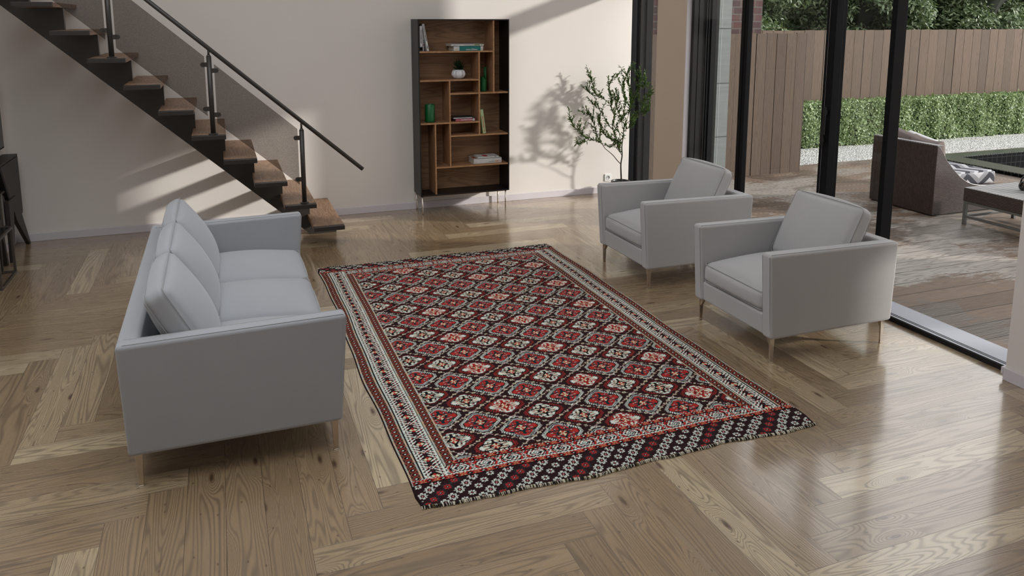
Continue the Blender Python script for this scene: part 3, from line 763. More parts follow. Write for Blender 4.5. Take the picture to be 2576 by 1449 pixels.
obj('handrail', MB().tube([(x1r, py, railz(x1r)+.012), (x0r, py, railz(x0r)+.012)], .0175, 14), M['rail'], T_, smooth=True)
def glasspanel(xl, xr):
    t = .008
    zt = lambda x: railz(x)-.085; zb = lambda x: railz(x)-.565
    obj('glass_panel', MB().prism([(xl, zb(xl)), (xr, zb(xr)), (xr, zt(xr)), (xl, zt(xl))], py-t/2, py+t/2, 'Y'), M['smoked'], T_)
glasspanel(-.026, .602); glasspanel(-.724, -.096); glasspanel(-1.42, -.794)

# ================================================================== RUG
RX0, RY0 = .655, 2.81
def rug():
    img = rug_pattern(); NY, NX, _ = img.shape; s = .004
    lin_ = np.where(img <= .04045, img/12.92, ((img+.055)/1.055)**2.4)
    gx, gy = np.meshgrid(np.arange(NX)*s, np.arange(NY)*s)
    wx = (NX-1)*s; wy = (NY-1)*s
    near = np.exp(-gy/.22); far = np.exp(-(wy-gy)/.15)
    oy = near*(.012*np.sin(gx*5.2+.6)+.006*np.sin(gx*13+1.0)+.003*np.sin(gx*31)) + far*(.008*np.sin(gx*6+2)+.004*np.sin(gx*17))
    lf = np.exp(-gx/.12); rt = np.exp(-(wx-gx)/.12)
    ox = lf*(.010*np.sin(gy*3.1+.4)+.004*np.sin(gy*9)) + rt*(.008*np.sin(gy*2.6+1.7)+.004*np.sin(gy*8))
    cr = .05    # rounded corners
    for cx_, cy_ in ((0, 0), (wx, 0), (0, wy), (wx, wy)):
        dd = np.maximum(0, 1-np.hypot(gx-cx_, gy-cy_)/.09); ox += np.where(cx_ == 0, 1, -1)*dd*.016; oy += np.where(cy_ == 0, 1, -1)*dd*.012
    d_edge = np.minimum(np.minimum(gx, wx-gx), np.minimum(gy, wy-gy))
    z = .0055+.0012*np.sin(gx*3+gy*2)*np.sin(gy*4.1)+.0*gx; z = np.where(d_edge < .001, .001, z)
    co = np.stack([gx+RX0+ox, gy+RY0+oy, z], -1).reshape(-1, 3)
    idx = np.arange(NX*NY).reshape(NY, NX)
    f = np.stack([idx[:-1, :-1], idx[:-1, 1:], idx[1:, 1:], idx[1:, :-1]], -1).reshape(-1, 4)
    me = bpy.data.meshes.new('rug'); me.vertices.add(len(co)); me.vertices.foreach_set('co', co.ravel().astype(np.float32))
    me.loops.add(f.size); me.loops.foreach_set('vertex_index', f.ravel().astype(np.int32))
    me.polygons.add(len(f)); me.polygons.foreach_set('loop_start', (np.arange(len(f))*4).astype(np.int32))
    me.update(calc_edges=True); me.polygons.foreach_set('use_smooth', np.ones(len(f), bool))
    ca = me.color_attributes.new('weave', 'FLOAT_COLOR', 'POINT')
    ca.data.foreach_set('color', np.concatenate([lin_, np.ones((NY, NX, 1))], -1).ravel().astype(np.float32))
    b = NB('woven_wool_rug'); at = b.attr('weave'); c = b.coord(); s3 = b.sep(c)
    wv = b.math('MULTIPLY', b.math('SINE', b.math('MULTIPLY', s3[0], 2*math.pi/.004)), b.math('SINE', b.math('MULTIPLY', s3[1], 2*math.pi/.004)))
    b.set(col=at.outputs['Color'], rough=.95, spec=.12); b.bump(b.math('ADD', wv, b.noise(c, 600, 2)), .35, .002)
    o = link('rug', me, b.m)
    tag(o, 'hand-woven oriental rug of red and white medallions on dark maroon, lying on the floorboards', 'rug')
    rng = random.Random(3)
    for (row, sg) in ((0, -1), (NY-1, 1)):
        m_ = [MB(), MB(), MB()]
        for i in range(NX-1):
            p = co[idx[row, i]]; k_ = 1 if rng.random() < .48 else (0 if rng.random() < .8 else 2)
            L = rng.uniform(.008, .014); dx = rng.uniform(-.003, .003)
            m_[k_].tube([(p[0], p[1]-sg*.002, .0065), (p[0]+dx*.5, p[1]+sg*L*.55, .0075), (p[0]+dx, p[1]+sg*L, .0025), (p[0]+dx, p[1]+sg*L*.6, .0008)], .0021, 5)
        for k_, (nm, rgb) in enumerate((('fringe', (26, 20, 18)), ('fringe', (206, 198, 178)), ('fringe', (92, 80, 44)))):
            obj(nm, m_[k_], flatm('fringe_yarn', rgb, .95), o, kind='stuff', label=('black', 'cream', 'olive')[k_]+' yarn binding along the rug end')
rug()

# ================================================================== SOFA AND ARMCHAIRS (local coordinates, front = +x)
def soft(name, mb, parent, seamloops=(), mat=None):
    o = obj(name, mb, mat or M['velvet'], parent, smooth=True, local=True)
    for lp in seamloops: obj('piping', MB().tube(lp, .0022, 6, closed=True), M['seam'], o, smooth=True, local=True)
    return o
def slab(name, poly, y0, y1, parent, bev=.018):
    o = obj(name, MB().prism(poly, y0, y1, 'Y'), M['velvet'], parent, bevel=bev, seg=5, local=True)
    return o
def cush_seam(size, r, bulge, zface, n=20):
    """points of a seam loop that follows the edge of a pillow's face"""
    hx, hy = size[0]/2-.001, size[1]/2-.001; rr = min(r*1.6, .035); pts = []
    for cx, cy, a0 in ((hx-rr, hy-rr, 0), (-hx+rr, hy-rr, 90), (-hx+rr, -hy+rr, 180), (hx-rr, -hy+rr, 270)):
        for k in range(5):
            a = R(a0+k*22.5); pts.append((cx+rr*math.cos(a), cy+rr*math.sin(a), zface))
    return pts
def seat_cushion(parent, x0, x1, y0, y1, z0, z1, crown):
    size = (x1-x0, y1-y0, z1-z0); m_ = MB().pillow(size, .036, (.016, .004, crown), 18)
    T = Matrix.Translation(((x0+x1)/2, (y0+y1)/2, (z0+z1)/2)); m_.xform(T)
    lp = [tuple(T @ Vector(p)) for p in cush_seam(size, .03, 0, size[2]/2-.006)]
    lp2 = [tuple(T @ Vector(p)) for p in cush_seam(size, .03, 0, -size[2]/2+.010)]
    return soft('seat_cushion', m_, parent, (lp, lp2))
def back_cushion(parent, xb, zb, y0, y1, height, thick, lean, bulge=.058, crown=.022):
    """xb, zb: lower front edge; leans back towards -x"""
    size = (thick, y1-y0, height); m_ = MB().pillow(size, .034, (bulge, .010, crown), 20)
    T = Matrix.Translation((xb, (y0+y1)/2, zb)) @ Matrix.Rotation(-lean, 4, 'Y') @ Matrix.Translation((-thick/2, 0, height/2)); m_.xform(T)
    def loop(xf):
        hy, hz = size[1]/2, size[2]/2; rr = .03; pts = []
        for cy, cz, a0 in ((hy-rr, hz-rr, 0), (-hy+rr, hz-rr, 90), (-hy+rr, -hz+rr, 180), (hy-rr, -hz+rr, 270)):
            for k in range(5):
                a = R(a0+k*22.5); pts.append(tuple(T @ Vector((xf, cy+rr*math.cos(a), cz+rr*math.sin(a)))))
        return pts
    return soft('back_cushion', m_, parent, (loop(thick/2-.010), loop(-thick/2+.010)))
def leg(parent, x, y, z1, sx, lead):
    """flat chrome blade leg with a small gusset; lead = direction of the gusset along y"""
    m_ = MB().prism([(x-.010, 0), (x+.010, 0), (x+.016, z1), (x-.016, z1)], y-.005, y+.005, 'Y')
    m_.prism([(y+lead*.005, z1), (y+lead*.042, z1), (y+lead*.012, z1-.045), (y+lead*.005, z1-.05)], x-.012, x+.012, 'X')
    m_.box(x-.014, x+.014, y-.012, y+.012, z1-.004, z1)
    m_.box(x-.011, x+.011, y-.007, y+.007, 0, .004)
    return obj('leg', m_, M['chrome'], parent, bevel=.0015, local=True)
def seating(name, ny, half, nseat, depth0, depth1):
    """common builder: outer half width, number of seats, front at depth1 (+x), back at depth0"""
    root = thing(name, None, None)
    at = .086
    zb, ztf, ztb = .150, .655, .640
    prof = [(depth0, zb), (depth1-.012, zb), (depth1+.020, ztf), (depth0-.018, ztb)]
    for s_ in (-1, 1):
        y0, y1 = (half-at, half) if s_ > 0 else (-half, -half+at)
        a_ = slab('arm', prof, y0, y1, root, .02)
        yo = y1-.012 if s_ > 0 else y0+.012
        yi = y0+.012 if s_ > 0 else y1-.012
        for yy in (yo, yi):
            obj('piping', MB().tube([(depth1-.015, yy, zb+.02), (depth1+.0185, yy, ztf-.018), (depth1+.005, yy, ztf-.0015), (depth0+.01, yy, ztb-.0015)], .0022, 5), M['seam'], a_, smooth=True, local=True)
    slab('back_frame', [(depth0, zb), (depth0+.085, zb), (depth0+.070, ztb), (depth0-.018, ztb)], -half+at-.02, half-at+.02, root, .02)
    slab('seat_base', [(depth0+.08, zb+.004), (depth1-.022, zb+.004), (depth1-.014, .285), (depth0+.08, .285)], -half+at-.004, half-at+.004, root, .016)
    iw = 2*(half-at)/nseat
    for k in range(nseat):
        y0 = -half+at+iw*k
        seat_cushion(root, depth0+.10, depth1-.012, y0+.002, y0+iw-.002, .288, .412, .088)
        back_cushion(root, *( (depth0+.385, .445) ), y0+.006, y0+iw-.006, .445, .105, R(26 if nseat == 1 else 28))
    for s_ in (-1, 1):
        for x in (depth0+.038, depth1-.045): leg(root, x, s_*(half-.033), zb+.004, 1, -s_)
    return root
sofa = seating('sofa', 0, 1.025, 3, -.44+.0, .458)
for o_ in sofa.children_recursive:
    if o_.name.split('.')[0] != 'leg' and o_.data.materials[0] is M['velvet']: o_.data.materials[0] = M['velvetcool']
sofa.location = (0, 4.397, 0)
tag(sofa, 'grey velvet three-seat sofa on slim chrome legs at the left edge of the rug', 'sofa')
ch = seating('armchair', 0, .3845, 1, -.452, .452)
ch.location = (3.298, 3.809, 0); ch.rotation_euler = (0, 0, math.pi)
tag(ch, 'grey velvet armchair nearer the camera, right of the rug beside the door threshold', 'armchair', 'grey armchairs facing the sofa')
ch2 = copy_tree(ch); ch2.location = (3.285, 5.162, 0)
tag(ch2, 'grey velvet armchair farther back, just in front of the potted tree corner', 'armchair', 'grey armchairs facing the sofa')

# ================================================================== BOOKCASE
BK = thing('bookcase', 'tall black bookcase with walnut compartments on thin chrome legs against the back wall', 'bookcase', (2.32, 7.68, 0))
bx0, bx1, by0, by1, bz0, bz1 = 1.848, 2.800, 7.537, 7.822, .190, 1.962
t = .012
obj('side_panel', MB().box(bx0, bx0+t, by0, by1, bz0, bz1), M['cabblack'], BK, bevel=.0015)
obj('side_panel', MB().box(bx1-t, bx1, by0, by1, bz0, bz1), M['cabblack'], BK, bevel=.0015)
obj('top_panel', MB().box(bx0+t, bx1-t, by0, by1, bz1-t, bz1), M['cabblack'], BK, bevel=.0015)
obj('bottom_panel', MB().box(bx0+t, bx1-t, by0, by1, bz0, bz0+t), M['cabblack'], BK, bevel=.0015)
obj('back_panel', MB().box(bx0+t, bx1-t, by1-.008, by1, bz0+t, bz1-t), M['shelfback'], BK)
obj('rail', MB().box(bx0+.02, bx1-.02, by0+.012, by0+.022, bz0-.006, bz0), M['edgewood'], BK)
sy0, sy1 = by0+.010, by1-.008
V1, V2, V3, V4 = (2.627, 2.642), (2.472, 2.487), (2.160, 2.174), (2.006, 2.020)
H1, H2, H3, H4, H5, H6 = 1.648, 1.364, 1.227, .934, .798, .482
ht = .015
xl, xr = bx0+t, bx1-t
for n_, (a, b2, z) in (('shelf', (xl, V1[0], H1)), ('shelf', (xl, V2[0], H2)), ('shelf', (V3[1], V2[0], H3)), ('shelf', (V2[1], xr, H3)), ('shelf', (xl, V3[0], H4)), ('shelf', (V3[1], V2[0], H4)),
                       ('shelf', (V3[1], xr, H5)), ('shelf', (V4[1], xr, H6))):
    s_ = obj(n_, MB().box(a, b2, sy0+.003, sy1, z-ht, z), M['shelfwood'], BK)
    obj('edge_band', MB().box(a, b2, sy0, sy0+.003, z-ht, z), M['edgewood'], s_)
for (v, z0, z1) in ((V1, H3, bz1-t), (V2, H5, H1-ht), (V3, H6, H2-ht), (V4, bz0+t, H4-ht)):
    s_ = obj('divider', MB().box(v[0], v[1], sy0+.003, sy1, z0, z1), M['shelfwoodv'], BK)
    obj('edge_band', MB().box(v[0], v[1], sy0, sy0+.003, z0, z1), M['edgewood'], s_)
for x, y in ((1.866, 7.548), (2.760, 7.548), (1.866, 7.790), (2.760, 7.790)):
    obj('leg', MB().lathe([(.0055, 0), (.0075, .03), (.0075, bz0)], (x, y, 0), 12), M['chrome'], BK, smooth=True)

# ---- books and objects on the shelves
INK = flatm('ink_dark', (40, 40, 44), .6); WHITEINK = flatm('ink_white', (225, 228, 228), .6)
def book(label, w, h, dth, cover, mat4, parts=(), spine=None):
    """lying book: spine faces -y. w = spine length (x), h = thickness (z), dth = cover depth (y)"""
    root = thing('book', label, 'book', mat4.translation)
    def P(name, mb, m, par=root):
        mb.xform(mat4); return obj(name, mb, m, par)
    P('cover', MB().box(0, w, 0, .0015, 0, h).box(0, w, 0, dth, 0, .0018).box(0, w, 0, dth, h-.0018, h), cover)
    P('pages', MB().box(.003, w-.003, .0015, dth-.003, .0018, h-.0018), M['paper'])
    for (nm, x0, x1, z0, z1, m) in parts: P(nm, MB().box(x0, x1, -.0005, .0002, z0, z1), m)
    return root
def lying(x, y, z, rot=0): return Matrix.Translation((x, y, z)) @ Matrix.Rotation(rot, 4, 'Z')
def standing(x, y, z, tilt=0):
    # spine length along z, thickness along x; local x -> up (-z reading), local z -> x
    return Matrix.Translation((x, y, z)) @ Matrix.Rotation(tilt, 4, 'Y') @ Matrix(((0, 0, 1, 0), (0, 1, 0, 0), (-1, 0, 0, 0), (0, 0, 0, 1)))
def words(root, txt, size, m, mat4, x, z, bold=0.0):
    mm = mat4 @ Matrix.Translation((x, -.0006, z)) @ Matrix.Rotation(R(90), 4, 'X'); return text_mesh(txt, size, m, mm, root, 'lettering', bold)
cw = flatm('cover_white', (205, 205, 203)); cg = flatm('cover_grey_white', (186, 186, 188)); teal = flatm('cover_teal', (10, 112, 108)); yel = flatm('ink_yellow', (196, 176, 60)); olive = flatm('label_olive', (104, 116, 30))
grp = 'books lying on the bookcase shelves'
y_s = 7.575
A_ = lying(2.222, y_s, H1)
bk = book('thick teal-spined book at the bottom of the stack on the upper shelf', .309, .047, .20, cw, A_, [('spine_panel', .059, .282, .001, .046, teal)])
words(bk, 'cours d\'Ebène', .021, WHITEINK, A_, .128, .013, .0002); words(bk, 'DUNOD', .010, yel, A_, .010, .014, .0004); words(bk, '69', .012, olive, A_, .288, .014)
A_ = lying(2.195, y_s-.004, H1+.0475)
bk = book('thin white book with an olive label lying on the teal-spined book', .341, .020, .215, cw, A_, [('spine_label', .245, .300, .006, .016, olive)])
words(bk, 'ENTRÉE', .007, INK, A_, .020, .008); words(bk, 'FRENCH TYPOGRAPHIE ANIMÉE', .0075, INK, A_, .135, .010)
obj('emblem', MB().lathe([(.005, 0), (.005, .0006)], (0, 0, 0), 14).xform(A_ @ Matrix.Translation((.322, -.0001, .010)) @ Matrix.Rotation(R(90), 4, 'X')), olive, bk)
A_ = standing(1.875, y_s, H1+.2475)
bk = book('white upright book with a black foot, leftmost on the upper shelf', .247, .029, .19, cw, A_, [('spine_panel', .204, .246, .001, .028, flatm('cover_black', (24, 22, 22))), ('spine_label', .196, .198, .001, .028, INK), ('emblem', .214, .234, .003, .024, flatm('label_wine', (70, 32, 38)))])
words(bk, 'CORPS INTERMÉDIAIRES', .0125, INK, A_, .035, .0145, .0004)
A_ = standing(1.9055, y_s+.03, H1+.225)
bk = book('pale grey upright book with a red stripe between the two white books', .224, .022, .17, cg, A_, [('spine_label', .160, .168, .001, .021, flatm('stripe_red', (140, 40, 66))), ('spine_band', .118, .122, .001, .021, INK), ('spine_band', .136, .139, .001, .021, INK)])
A_ = standing(1.9060, y_s-.006, H1+.2745, -R(10.0)) ; A_ = Matrix.Translation((.0, 0, 0)) @ A_
A_ = Matrix.Translation((1.9465, y_s-.004, H1+.001)) @ Matrix.Rotation(-R(10.0), 4, 'Y') @ Matrix.Translation((0, 0, .268)) @ Matrix(((0, 0, 1, 0), (0, 1, 0, 0), (-1, 0, 0, 0), (0, 0, 0, 1)))
bk = book('white book leaning left against the upright books on the upper shelf', .268, .0225, .19, cw, A_)
words(bk, 'TYPOGRAPHIE LETTRES SIGNES', .0115, INK, A_, .006, .0115, .0004); words(bk, 'KUSAMI', .008, INK, A_, .218, .0115, .0006)
# pink stack
pk = flatm('cover_pink', (190, 92, 108))
A_ = lying(2.240, 7.590, H4)
bk = book('pink-spined book at the bottom of the stack in the middle compartment', .206, .0265, .17, pk, A_, [('spine_panel', .180, .200, .001, .0255, cw)])
words(bk, 'New FRENCH Letters', .0135, WHITEINK, A_, .055, .013, .0003)
A_ = lying(2.212, 7.586, H4+.027)
bk = book('thin grey-spined book lying on top of the pink-spined book', .234, .0135, .175, flatm('cover_dark', (48, 46, 46)), A_, [('spine_panel', .002, .198, .001, .0125, cg)])
words(bk, 'MAISON NATIONALE', .0105, INK, A_, .045, .0066); words(bk, 'A 5', .009, WHITEINK, A_, .203, .0066)
# green leaning
gr = flatm('cover_pale_green', (176, 198, 150)); rd = flatm('ink_red', (190, 66, 48))
TI = R(7.6); A_ = Matrix.Translation((2.5245, 7.576, H5+.0005)) @ Matrix.Rotation(-TI, 4, 'Y') @ Matrix.Translation((0, 0, .249)) @ Matrix(((0, 0, 1, 0), (0, 1, 0, 0), (-1, 0, 0, 0), (0, 0, 0, 1)))
bk = book('pale green book with red letters leaning against the divider', .249, .036, .18, gr, A_)
words(bk, 'DICTIONARY OF', .0215, rd, A_, .070, .018, .0004)
# white stack
org = flatm('label_orange', (196, 112, 36))
A_ = lying(2.428, 7.588, H6, 0)
bk = book('thick white book with an orange label at the bottom of the lowest stack', .304, .053, .19, cw, A_, [('spine_label', .236, .272, .013, .022, org)])
words(bk, 'graphic DESIGN', .0095, INK, A_, .165, .017); words(bk, 'FILM', .008, rd, A_, .016, .015)
obj('cover_label', MB().box(.005, .05, .03, .15, .053, .0534).xform(A_), flatm('cover_rust', (140, 66, 24)), bk)
obj('emblem', MB().lathe([(.0045, 0), (.0045, .0006)], (0, 0, 0), 14).xform(A_ @ Matrix.Translation((.288, -.0001, .018)) @ Matrix.Rotation(R(90), 4, 'X')), org, bk)
A_ = lying(2.473, 7.592, H6+.0536, 0)
bk = book('thin white book with a red cover mark on top of the lowest stack', .228, .0175, .16, cw, A_)
obj('cover_label', MB().prism([(.075, .015), (.105, .012), (.125, .06), (.095, .12), (.062, .10)], .0175, .0179, 'Z').xform(A_), flatm('cover_red', (186, 40, 58)), bk)
obj('spine_label', MB().box(.187, .199, -.0005, .0002, .010, .0165).xform(A_), INK, bk)
# succulent
PP = thing('potted_succulent', 'small dark succulent in a white faceted pot on the second shelf', 'potted plant', (2.296, 7.665, H2))
rip = lambda an, z: 1+.075*(abs(((an*9/math.pi) % 2)-1)-.5)*2*(1 if .012 < z < .085 else .3)
pr = [(.034, 0), (.055, .012), (.0675, .035), (.0685, .052), (.060, .078), (.046, .092), (.040, .090), (.040, .080)]
obj('pot', MB().lathe(pr, (2.296, 7.665, H2), 54, rip), M['porcelain'], PP)
obj('soil', MB().lathe([(.041, .080), (.0, .084)], (2.296, 7.665, H2), 18), M['soil'], PP)
rr = random.Random(5); m_ = MB()
for k in range(70):
    a = rr.uniform(0, 2*math.pi); el = rr.uniform(.05, 1.35); L = rr.uniform(.06, .105)*(.75+.35*math.sin(el)); base = Vector((2.296, 7.665, H2+.088))
    dr = Vector((math.cos(a)*math.cos(el), math.sin(a)*math.cos(el), math.sin(el))); side = dr.cross(Vector((0, 0, 1))).normalized()*.0085; up = side.cross(dr).normalized()*.003
    b0 = base+dr*.012; mid = b0+dr*L*.55+Vector((0, 0, .004)); tip = b0+dr*L
    tip.y = min(tip.y, 7.80); mid.y = min(mid.y, 7.80)
    m_.quad([b0-side*.5, mid-side+up, tip, mid+up*2]); m_.quad([b0+side*.5, mid+up*2, tip, mid+side+up]); m_.quad([b0-side*.5, mid+up*2, b0+side*.5, mid-up])
obj('leaves', m_, M['succulent'], PP, kind='stuff')
# green vase with tall neck
VV = thing('vase', 'green ceramic vase with one tall narrow neck standing in the upper right compartment', 'vase', (2.556, 7.65, H3))
prv = []
m_ = MB(); c_ = (2.557, 7.65, H3)
n_ = 32; rows = [(.026, 0), (.0325, .008), (.034, .03), (.034, .10)]
def vz(an):  # slanted mouth of the body
    return .150-.022*math.cos(an)-.0
m_.lathe(rows, c_, n_); k0 = len(m_.v)-n_
for zf in (1.0,):
    for j in range(n_):
        an = 2*math.pi*j/n_; h_ = .153-.034*max(0, min(1, (math.cos(an)+.35)/.5))
        m_.v.append((c_[0]+.034*math.cos(an), c_[1]+.034*math.sin(an), c_[2]+h_))
k1 = len(m_.v)-n_
m_.f = [f for f in m_.f if len(f) != n_ or f[0] < n_]; m_.uv = m_.uv[:len(m_.f)]
for j in range(n_):
    j2 = (j+1) % n_; m_.f.append((k0+j, k0+j2, k1+j2, k1+j)); m_.uv.append([(0, 0)]*4)
m_.f.append(tuple(k1+j for j in range(n_))); m_.uv.append([(0, 0)]*n_)
obj('body', m_, M['green'], VV, smooth=False)
obj('neck', MB().lathe([(.014, .09), (.0135, .249), (.0105, .249), (.0105, .20)], (c_[0]+.0195, c_[1], H3), 20), M['green'], VV, smooth=True)
CY = tag(obj('cylinder_vase', MB().lathe([(.043, 0), (.049, .006), (.0505, .02), (.0505, .178), (.048, .181), (.0455, .178), (.0455, .03), (.0, .028)], (1.980, 7.63, H4), 36), M['green'], smooth='bevel'), 'wide green cylinder vase in the left middle compartment', 'vase')
CY.data.polygons.foreach_set('use_smooth', [True]*len(CY.data.polygons))

# ================================================================== WALL SOCKET
SO = thing('wall_socket', 'white square wall socket low on the back wall beside the potted tree', 'socket', (4.113, WY, .175))
obj('plate', MB().box(4.073, 4.153, WY-.010, WY, .135, .215), M['white'], SO, bevel=.002)
mt = Matrix.Translation((4.113, WY-.010, .175)) @ Matrix.Rotation(R(90), 4, 'X')
obj('socket_well', MB().lathe([(.024, .0), (.022, .0025), (.0205, .0025), (.0195, .0005), (0, .0005)], (0, 0, 0), 24).xform(mt), flatm('socket_grey', (176, 176, 176)), SO, smooth=True)
obj('contact_hole', MB().lathe([(.0026, .001), (.0026, .0022)], (-.0095, 0, 0), 10).lathe([(.0026, .001), (.0026, .0022)], (.0095, 0, 0), 10).xform(mt), M['blackin'], SO)

# ================================================================== POTTED TREE
BR = [
    [(4.164,7.600,0.144), (4.155,7.600,0.261), (4.150,7.600,0.368), (4.163,7.600,0.462), (4.157,7.600,0.568), (4.169,7.600,0.661), (4.163,7.580,0.748), (4.181,7.570,0.821)],
    [(4.150,7.600,0.368), (4.092,7.580,0.417), (4.039,7.570,0.474), (3.975,7.560,0.527), (3.917,7.540,0.569), (3.860,7.520,0.632), (3.793,7.500,0.665), (3.694,7.480,0.685), (3.617,7.460,0.730), (3.529,7.440,0.807), (3.470,7.430,0.871), (3.447,7.430,0.922)],
    [(3.860,7.520,0.632), (3.830,7.540,0.677), (3.805,7.550,0.759), (3.781,7.560,0.851), (3.761,7.580,0.931), (3.716,7.580,0.943), (3.686,7.600,0.952)],
    [(4.163,7.600,0.462), (4.140,7.630,0.511), (4.102,7.650,0.563), (4.094,7.660,0.646), (4.091,7.680,0.738), (4.082,7.690,0.821), (4.109,7.700,0.903), (4.072,7.700,0.977), (4.036,7.700,1.041), (3.966,7.700,1.095), (3.896,7.700,1.123), (3.861,7.700,1.181), (3.831,7.700,1.264), (3.807,7.700,1.376)],
    [(4.091,7.680,0.738), (4.015,7.650,0.808), (3.957,7.630,0.876), (3.905,7.620,0.961), (3.848,7.600,1.007), (3.802,7.600,1.049)],
    [(4.072,7.700,0.977), (4.065,7.700,1.061), (4.051,7.700,1.134), (4.032,7.700,1.217), (4.054,7.700,1.278), (4.099,7.700,1.349)],
    [(4.163,7.580,0.748), (4.129,7.560,0.825), (4.105,7.540,0.900), (4.058,7.520,0.966), (4.033,7.520,1.028), (4.055,7.520,1.089), (4.064,7.520,1.170)],
    [(4.181,7.570,0.821), (4.185,7.520,0.920), (4.189,7.500,1.004), (4.181,7.480,1.098), (4.173,7.480,1.200), (4.153,7.480,1.291), (4.145,7.480,1.372), (4.155,7.480,1.442)],
    [(4.185,7.520,0.920), (4.184,7.460,1.029), (4.182,7.400,1.126), (4.203,7.380,1.187), (4.223,7.360,1.258), (4.233,7.360,1.318), (4.225,7.360,1.383)],
    [(4.181,7.570,0.821), (4.188,7.480,0.873), (4.187,7.400,0.933), (4.192,7.350,0.964), (4.232,7.320,0.981), (4.241,7.300,1.043), (4.273,7.300,1.112), (4.300,7.300,1.171), (4.327,7.300,1.210)],
    [(4.192,7.350,0.964), (4.244,7.320,0.950), (4.277,7.300,0.971), (4.310,7.300,1.020), (4.331,7.300,1.069)],
    [(4.169,7.600,0.661), (4.158,7.630,0.700), (4.133,7.650,0.730), (4.125,7.660,0.802), (4.160,7.620,0.868), (4.170,7.600,0.953), (4.192,7.600,1.035), (4.184,7.600,1.118), (4.164,7.600,1.200), (4.167,7.600,1.313)],
    [(4.163,7.580,0.748), (4.178,7.520,0.776), (4.212,7.500,0.797), (4.235,7.480,0.830)],
    [(4.169,7.600,0.661), (4.087,7.560,0.650), (4.019,7.540,0.647), (3.955,7.530,0.682), (3.892,7.520,0.738), (3.857,7.520,0.791), (3.833,7.520,0.853), (3.821,7.520,0.935)],
    [(3.694,7.480,0.685), (3.640,7.460,0.668), (3.569,7.450,0.659), (3.520,7.450,0.646)],
    [(4.223,7.360,1.258), (4.258,7.340,1.249), (4.285,7.340,1.288)],
    [(3.896,7.700,1.123), (3.839,7.700,1.141), (3.787,7.700,1.173), (3.753,7.700,1.225)],
    [(4.163,7.600,0.462), (4.135,7.600,0.506), (4.094,7.580,0.574), (4.069,7.570,0.650), (4.024,7.570,0.590), (3.990,7.570,0.571)],
]
def smoothpath(pts, sub=3):
    P = [Vector(p) for p in pts]; out = []
    for i in range(len(P)-1):
        p0 = P[max(0, i-1)]; p1 = P[i]; p2 = P[i+1]; p3 = P[min(len(P)-1, i+2)]
        for k in range(sub):
            t = k/sub; out.append(.5*((2*p1)+(p2-p0)*t+(2*p0-5*p1+4*p2-p3)*t*t+(-p0+3*p1-3*p2+p3)*t**3))
    out.append(P[-1]); return out
PT = thing('potted_tree', 'slender leafy indoor tree in a dark round pot in the window corner', 'potted plant', (4.150, 7.60, 0))
obj('pot', MB().lathe([(.072, 0), (.085, .012), (.104, .12), (.108, .178), (.101, .180), (.098, .172), (.095, .155)], (4.150, 7.60, 0), 36), M['pot'], PT, smooth=True)
obj('soil', MB().lathe([(.098, .158), (.05, .164), (0, .166)], (4.150, 7.60, 0), 30), M['soil'], PT, smooth=True)
rr = random.Random(11); wood_ = MB(); leaves = MB(); tones = []
def add_leaf(p, dr, L, wdt):
    dr = dr.normalized(); side = dr.cross(Vector((rr.uniform(-.4, .4), rr.uniform(-.4, .4), 1))).normalized()*wdt; up = side.cross(dr).normalized()*wdt*.35
    a = p; m1 = p+dr*L*.30; m2 = p+dr*L*.68; tp = p+dr*L-Vector((0, 0, L*.12))
    lim = lambda q: Vector((min(q.x, 4.365), min(q.y, 7.825), q.z))
    a, m1, m2, tp = map(lim, (a, m1, m2, tp))
    leaves.quad([a, m1-side+up, m2-side*.8+up, tp]); leaves.quad([a, tp, m2+side*.8+up, m1+side+up])
    tn = rr.random(); tones.extend([tn]*8)
for bi, pts in enumerate(BR):
    sp = smoothpath(pts); n = len(sp)
    r0 = .0095 if bi == 0 else (.0052 if bi == 1 else .0032); r1 = .0038 if bi == 0 else .0012
    wood_.tube(sp, [r0+(r1-r0)*(i/(n-1)) for i in range(n)], 7)
    start = .62 if bi == 0 else (.45 if bi == 1 else .12)
    for i in range(n-1):
        f = i/(n-1)
        if f < start: continue
        seg = sp[i+1]-sp[i]; cnt = max(1, int(seg.length/.0070))
        for k in range(cnt):
            p = sp[i]+seg*((k+rr.random())/cnt)
            rnd = Vector((rr.uniform(-1, 1), rr.uniform(-1, 1), rr.uniform(-.5, 1.0)))
            add_leaf(p, seg.normalized()*.65+rnd*.85, rr.uniform(.034, .052), rr.uniform(.0058, .0086))
        if bi > 0 and rr.random() < .62 and f > .18:      # twig
            dr = (seg.normalized()*.7+Vector((rr.uniform(-1, 1), rr.uniform(-1, 1), rr.uniform(-.1, 1.1)))).normalized(); L = rr.uniform(.06, .13)
            q = [sp[i]+dr*L*t_+Vector((0, 0, .25*L*t_*t_)) for t_ in (0, .33, .66, 1)]
            if max(v.x for v in q) > 4.35 or max(v.y for v in q) > 7.80: continue
            wood_.tube(q, [.0014, .0012, .0009, .0006], 5)
            for k in range(int(L/.0075)):
                t_ = (k+1)/(L/.0075); p = sp[i]+dr*L*t_+Vector((0, 0, .25*L*t_*t_))
                add_leaf(p, dr*.7+Vector((rr.uniform(-1, 1), rr.uniform(-1, 1), rr.uniform(-.4, .9)))*.8, rr.uniform(.030, .046), rr.uniform(.0052, .0078))
obj('trunk', wood_, M['stem'], PT, smooth=True)
lo = obj('foliage', leaves, M['plantleaf'], PT, kind='stuff')
ta = lo.data.attributes.new('tone', 'FLOAT', 'POINT'); ta.data.foreach_set('value', tones)

